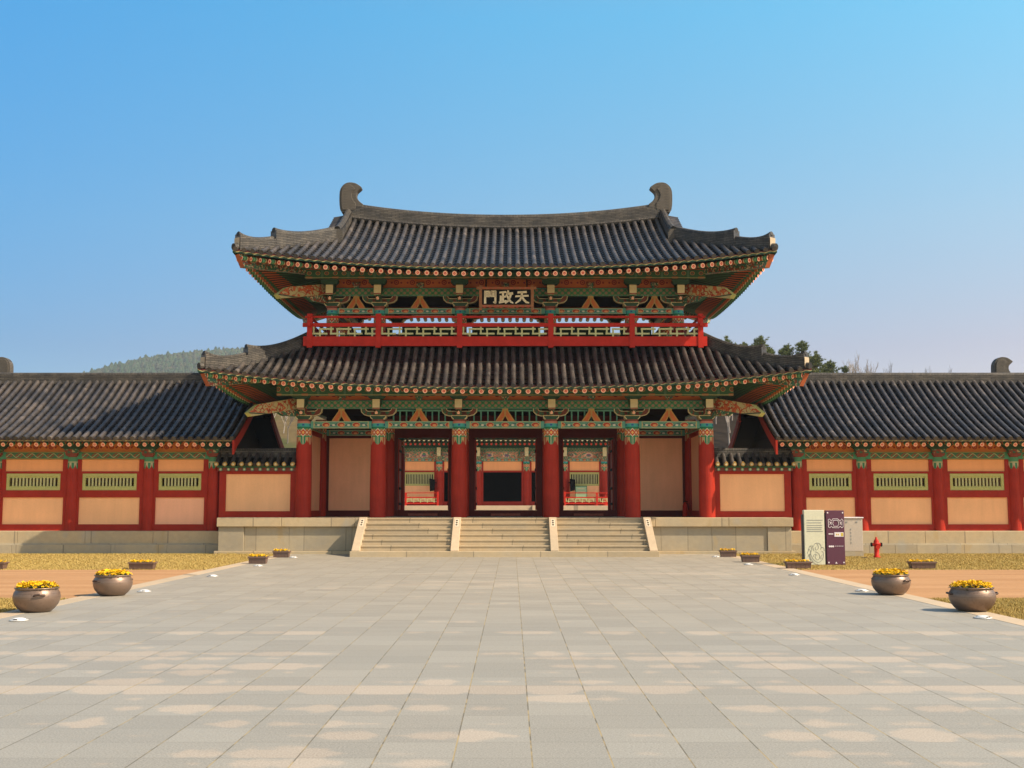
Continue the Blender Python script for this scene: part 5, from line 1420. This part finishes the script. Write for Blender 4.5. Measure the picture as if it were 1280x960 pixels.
mb = MB(); mb.tube([(11.52, -3.81, .33), (11.52, -3.88, .33)], .06, 12); mb.tube([(11.52, -3.88, .33), (11.52, -3.92, .33)], .07, 8, 1); obj('front_outlet', mb, [M['redb'], M['redb']], hy)
dr = MB(); dr.box(11.0, 11.16, -4.0, -3.9, -.01, .02); tag(obj('valve_cover', dr, M['bronze_d'], org=(11.08, -3.95, 0), bevel=.008), 'small dark valve cover in the grass beside the red hydrant', 'valve cover')

# ------------------------------------------------------------------ grass, hillside, trees
rnd = random.Random(21); mb = MB()
def blades(mb, x0, x1, y0, y1, n, h):
    for _ in range(n):
        x, y = rnd.uniform(x0, x1), rnd.uniform(y0, y1)
        a = rnd.uniform(0, 6.28); H = h * rnd.uniform(.5, 1.3); w = rnd.uniform(.005, .010); dx, dy = cos(a) * w, sin(a) * w; lx, ly = rnd.uniform(-.05, .05), rnd.uniform(-.05, .05)
        mb.face(((x - dx, y - dy, -.012), (x + dx, y + dy, -.012), (x + lx, y + ly, H)), 0 if rnd.random() < (.80 if y < -1.6 else .40) else 1)
for s in (-1, 1):
    e = sorted((s * 7.45, s * 20)); blades(mb, e[0], e[1], -10.45, -.65, 95000, .024)
    e = sorted((s * 7.45, s * 11)); blades(mb, e[0], e[1], -24, -19.65, 34000, .03)
    e = sorted((s * 7.2, s * 9.6)); blades(mb, e[0], e[1], -1.5, -1.2, 500, .06)
obj('grass', mb, [plain('dry_grass_blade', (.41, .295, .10), .12, 3, .9, .1), plain('green_grass_blade', (.38, .29, .085), .12, 3, .9, .1)], kind='stuff')

def hill_z(x, y):
    if y < 56: return 1.0
    base = 1.0 + 13.2 * min(1, max(0, (y - 56) / 45)) ** .8
    base -= 3.2 * min(1, abs(x) / 260)
    far = 0
    r = sqrt(((x + 359) / 420) ** 2 + ((y - 1528) / 364) ** 2); far += 192 * max(0, 1 - r * r * .62) ** 1.3 if r < 1.27 else 0
    n = mnoise.noise((x * .02, y * .02, 3.)) * 2.2 + mnoise.noise((x * .07, y * .07, 1.)) * .7
    k = min(1, (y - 56) / 25)
    return base + far + n * k
mb = MB(); nx, ny = 130, 100
ys_ = [56 + (j / ny) ** 1.8 * 1950 for j in range(ny + 1)]; xs_ = [lerp(-1250, 1250, i / nx) for i in range(nx + 1)]
mb.grid([[(x, y, hill_z(x, y)) for x in xs_] for y in ys_], 0, smooth=True, flip=True)
obj('hillside', mb, M['hill'], kind='structure', merge=True)
M['needle'] = mat('pine_needles', lambda b: b.mix(b.objrand(), b.mix(b.noise(1.2, 3), (.07, .10, .025), (.17, .20, .055)), b.mix(b.noise(1.5, 3), (.08, .11, .03), (.20, .21, .065))), .8, .15)
M['bark'] = plain('pine_bark', (.12, .075, .05), .3, 6, .9); M['pbark'] = plain('pale_bark', (.36, .31, .27), .2, 6, .9)
def pine_tree(seed, H):
    r = random.Random(seed); t = thing('pine_tree', '', 'pine tree')
    tr = MB(); pts = [Vector((0, 0, 0))]; 
    for i in range(1, 7): pts.append(Vector((r.uniform(-.12, .12) * i * .5, r.uniform(-.12, .12) * i * .5, H * i / 6)))
    tr.tube(pts, [.17 * (1 - i / 7) + .02 for i in range(7)], 8)
    cr = MB(); tips = []
    z = H * .28; k = 0
    while z < H * .99:
        f = (z / H - .28) / .72; L = (1.05 - f) * H * .27 + .25
        for j in range(r.choice((4, 5, 6))):
            a = k * 1.1 + j * 1.26 + r.uniform(-.4, .4); l = L * r.uniform(.6, 1.15)
            i = min(5, int(z / H * 6)); p = pts[i].lerp(pts[i + 1], z / H * 6 - i)
            mid = p + Vector((cos(a) * l * .55, sin(a) * l * .55, l * .05)); q = p + Vector((cos(a) * l, sin(a) * l, l * r.uniform(.25, .6)))
            tr.tube([p, mid, q], [.05 * (1.1 - f), .032, .012], 5)
            for s in range(int(8 + l * 8)):
                u = r.uniform(.35, 1.05); c = (p.lerp(mid, u * 2) if u < .5 else mid.lerp(q, u * 2 - 1)) + Vector((r.gauss(0, .17), r.gauss(0, .17), r.gauss(.06, .11)))
                tips.append((c, (q - p).normalized()))
        z += H * r.uniform(.055, .085); k += 1
    tips += [(pts[-1] + Vector((r.gauss(0, .09), r.gauss(0, .09), r.uniform(-.9, .35))), Vector((0, 0, 1))) for _ in range(26)]
    for c, d in tips:                               # each tuft: needles sweeping up and out
        for n in range(15):
            v = (d * .35 + Vector((r.gauss(0, .5), r.gauss(0, .5), r.uniform(.15, .95)))).normalized() * r.uniform(.22, .40)
            w = v.cross(Vector((r.uniform(-1, 1), r.uniform(-1, 1), .3))).normalized() * .032
            cr.face((c - w, c + w, c + v), 0)
    trunk = obj('trunk', tr, M['bark'], t); obj('crown', cr, M['needle'], t); return t
def bare_tree(seed, H, m, spread=.5):
    r = random.Random(seed); t = thing('bare_tree', '', 'bare tree'); tr = MB(); cr = MB()
    def grow(mb, p, d, L, rad, dep):
        pts = [p]; dd = d.copy()
        for i in range(3):
            dd = (dd + Vector((r.gauss(0, .10), r.gauss(0, .10), .06))).normalized(); pts.append(pts[-1] + dd * L / 3)
        mb.tube(pts, [rad, rad * .85, rad * .7, rad * .55], 5 if dep > 2 else 3, caps=False)
        if dep == 0: return
        for k in range(3 if dep > 1 else 4):
            q = pts[r.choice((1, 2, 3))] if k else pts[3]; a = r.uniform(0, 6.28)
            nd = (dd + Vector((cos(a), sin(a), r.uniform(.0, .5))) * (spread if k else spread * .4)).normalized()
            grow(cr, q, nd, L * r.uniform(.55, .78), rad * .6, dep - 1)
    grow(tr, Vector((0, 0, 0)), Vector((0, 0, 1)), H * .42, H * .012 + .04, 4)
    obj('trunk', tr, m, t); obj('crown', cr, m, t); return t
pines = [pine_tree(100 + i, 8.5 + i * .6) for i in range(3)]
PT = [  # x, y, top z
 (24.3, 90, 20.0), (26.2, 92, 19.6), (28.4, 90, 20.1), (30.4, 94, 19.6), (31.4, 91, 19.9), (33.0, 90, 20.1), (34.4, 93, 19.0), (36.4, 90, 18.0), (38.4, 92, 17.6), (21.8, 91, 20.2), (45.0, 94, 17.0), (53.2, 95, 16.6), (29.4, 98, 20.6), (34.9, 99, 20.0), (37.5, 96, 18.6), (42.5, 96, 17.2), (40.5, 94, 17.0), (27.2, 94, 20.0), (32.2, 96, 20.3), (35.6, 94, 19.2), (23.0, 95, 20.6), (33.8, 88, 18.6), (25.2, 94, 20.0), (29.9, 97, 20.2), (31.9, 99, 20.0), (33.6, 101, 19.8), (36.0, 99, 18.4), (37.0, 93, 17.4), (39.4, 97, 17.0), (24.0, 98, 20.7), (26.0, 100, 20.8), (28.0, 101, 20.6)]
TL = ['tallest dark pine', 'bushy pine', 'slim pine', 'low young pine']
used = set()
for i, (x, y, zt) in enumerate(PT):
    src = pines[i % 3]; o = src if src.name not in used else dup(src)
    if o is src: used.add(src.name)
    z = hill_z(x, y) - .2; H0 = 8.5 + (i % 3) * .6; k = max(.35, (zt - .25 + (.55 if x < 31 else 0) - z) / (H0 + .1))
    o.location = (x, y, z); o.scale = (k, k, k); o.rotation_euler.z = random.uniform(0, 6.28)
    o['label'] = 'green pine on the hillside behind the right side of the gate'; o['group'] = 'pines behind the gate'
bares = [bare_tree(200, 8, M['pbark'], .35), bare_tree(201, 9, M['pbark'], .45), bare_tree(202, 7, plain('grey_bark', (.20, .17, .15), .2, 6, .9), .5)]
BT = [(38.9, 92, 18.2), (40.0, 95, 19.2), (41.3, 93, 18.6), (42.4, 96, 18.6), (44.0, 95, 18.2), (47.5, 96, 17.6), (49.6, 97, 18.2), (51.0, 95, 17.6), (25.2, 82, 13.5), (27.9, 84, 14.5), (29.3, 90, 15), (25.8, 89, 14.6), (23.4, 74, 12), (26.6, 94, 15.6), (28.8, 96, 16), (30.8, 97, 16), (-26.0, 88, 13.2), (-23.0, 80, 11.6), (-28.2, 92, 13.6), (-30, 84, 12.4), (26.3, 84, 13), (28.4, 88, 14), (24.6, 78, 12.4), (30.5, 92, 14.5), (21.6, 74, 12.5), (22.6, 79, 13.2), (23.4, 84, 14), (22.2, 88, 14.2), (23.9, 90, 14.6), (22.9, 92, 15), (24.4, 94, 15), (21.9, 83, 13.6), (23.1, 72, 11.5), (24.2, 86, 14.4), (-24.2, 84, 12.6), (-23.4, 92, 13.8), (-25.4, 96, 14)]
used = set()
for i, (x, y, zt) in enumerate(BT):
    src = bares[i % 3]; o = src if src.name not in used else dup(src)
    if o is src: used.add(src.name)
    z = hill_z(x, y) - .1; k = max(.3, (zt - z) / (8 + (1 if i % 3 == 1 else -1 if i % 3 == 2 else 0)) )
    o.location = (x, y, z); o.scale = (k, k, k); o.rotation_euler.z = random.uniform(0, 6.28)
    if x < 0: o['label'] = 'bare winter tree on the dry slope seen left of the gate'; o['group'] = 'bare trees left of the gate'
    elif x > 36: o['label'] = 'bare winter tree standing above the right corridor ridge'; o['group'] = 'bare trees right of the gate'
    else: o['label'] = 'pale bare tree on the slope seen between gate and right corridor'; o['group'] = 'bare trees in the right gap'
# far forest on the hazy hill: uncountable crowns
rnd = random.Random(5); mb = MB()
def crown_blob(mb, c, r, h, mi):
    n = 6; rings = []
    for j, (f, z) in enumerate(((.55, .0), (1., .28), (.85, .58), (.45, .85))):
        rings.append([c + Vector((cos(k * 2 * pi / n + j * .4) * r * f * rnd.uniform(.7, 1.2), sin(k * 2 * pi / n + j * .4) * r * f * rnd.uniform(.7, 1.2), h * z)) for k in range(n)])
    for a, b in zip(rings, rings[1:]):
        for k in range(n): mb.face((a[k], a[(k + 1) % n], b[(k + 1) % n], b[k]), mi)
    tip = c + Vector((rnd.uniform(-.3, .3), rnd.uniform(-.3, .3), h))
    for k in range(n): mb.face((rings[-1][k], rings[-1][(k + 1) % n], tip), mi)
cnt = 0
while cnt < 15000:
    x, y = rnd.uniform(-800, 100), rnd.uniform(1180, 1620)
    h = rnd.uniform(5., 10.) * (1.35 if rnd.random() < .06 else 1); crown_blob(mb, Vector((x, y, hill_z(x, y) - .8)), rnd.uniform(2.4, 4.2), h, rnd.randrange(3)); cnt += 1
obj('distant_forest', mb, [plain('far_pine', (.024, .05, .020), .3, .3, .9, .05), plain('far_oak', (.05, .055, .028), .3, .3, .9, .05), plain('far_green', (.038, .062, .024), .3, .3, .9, .05)], kind='stuff')

# ------------------------------------------------------------------ haze: even pale air round the whole scene
hm = bpy.data.materials.new('pale_haze'); hm.use_nodes = True; ht = hm.node_tree
for n in list(ht.nodes):
    if n.type == 'BSDF_PRINCIPLED': ht.nodes.remove(n)
pv = ht.nodes.new('ShaderNodeVolumePrincipled'); pv.inputs['Color'].default_value = (.82, .91, 1, 1); pv.inputs['Density'].default_value = .0002; pv.inputs['Anisotropy'].default_value = .1
ht.links.new(pv.outputs[0], ht.nodes['Material Output'].inputs['Volume'])
mb = MB(); mb.box(-1310, 1310, -130, 2030, -2, 230); hz = obj('haze', mb, hm, kind='stuff')
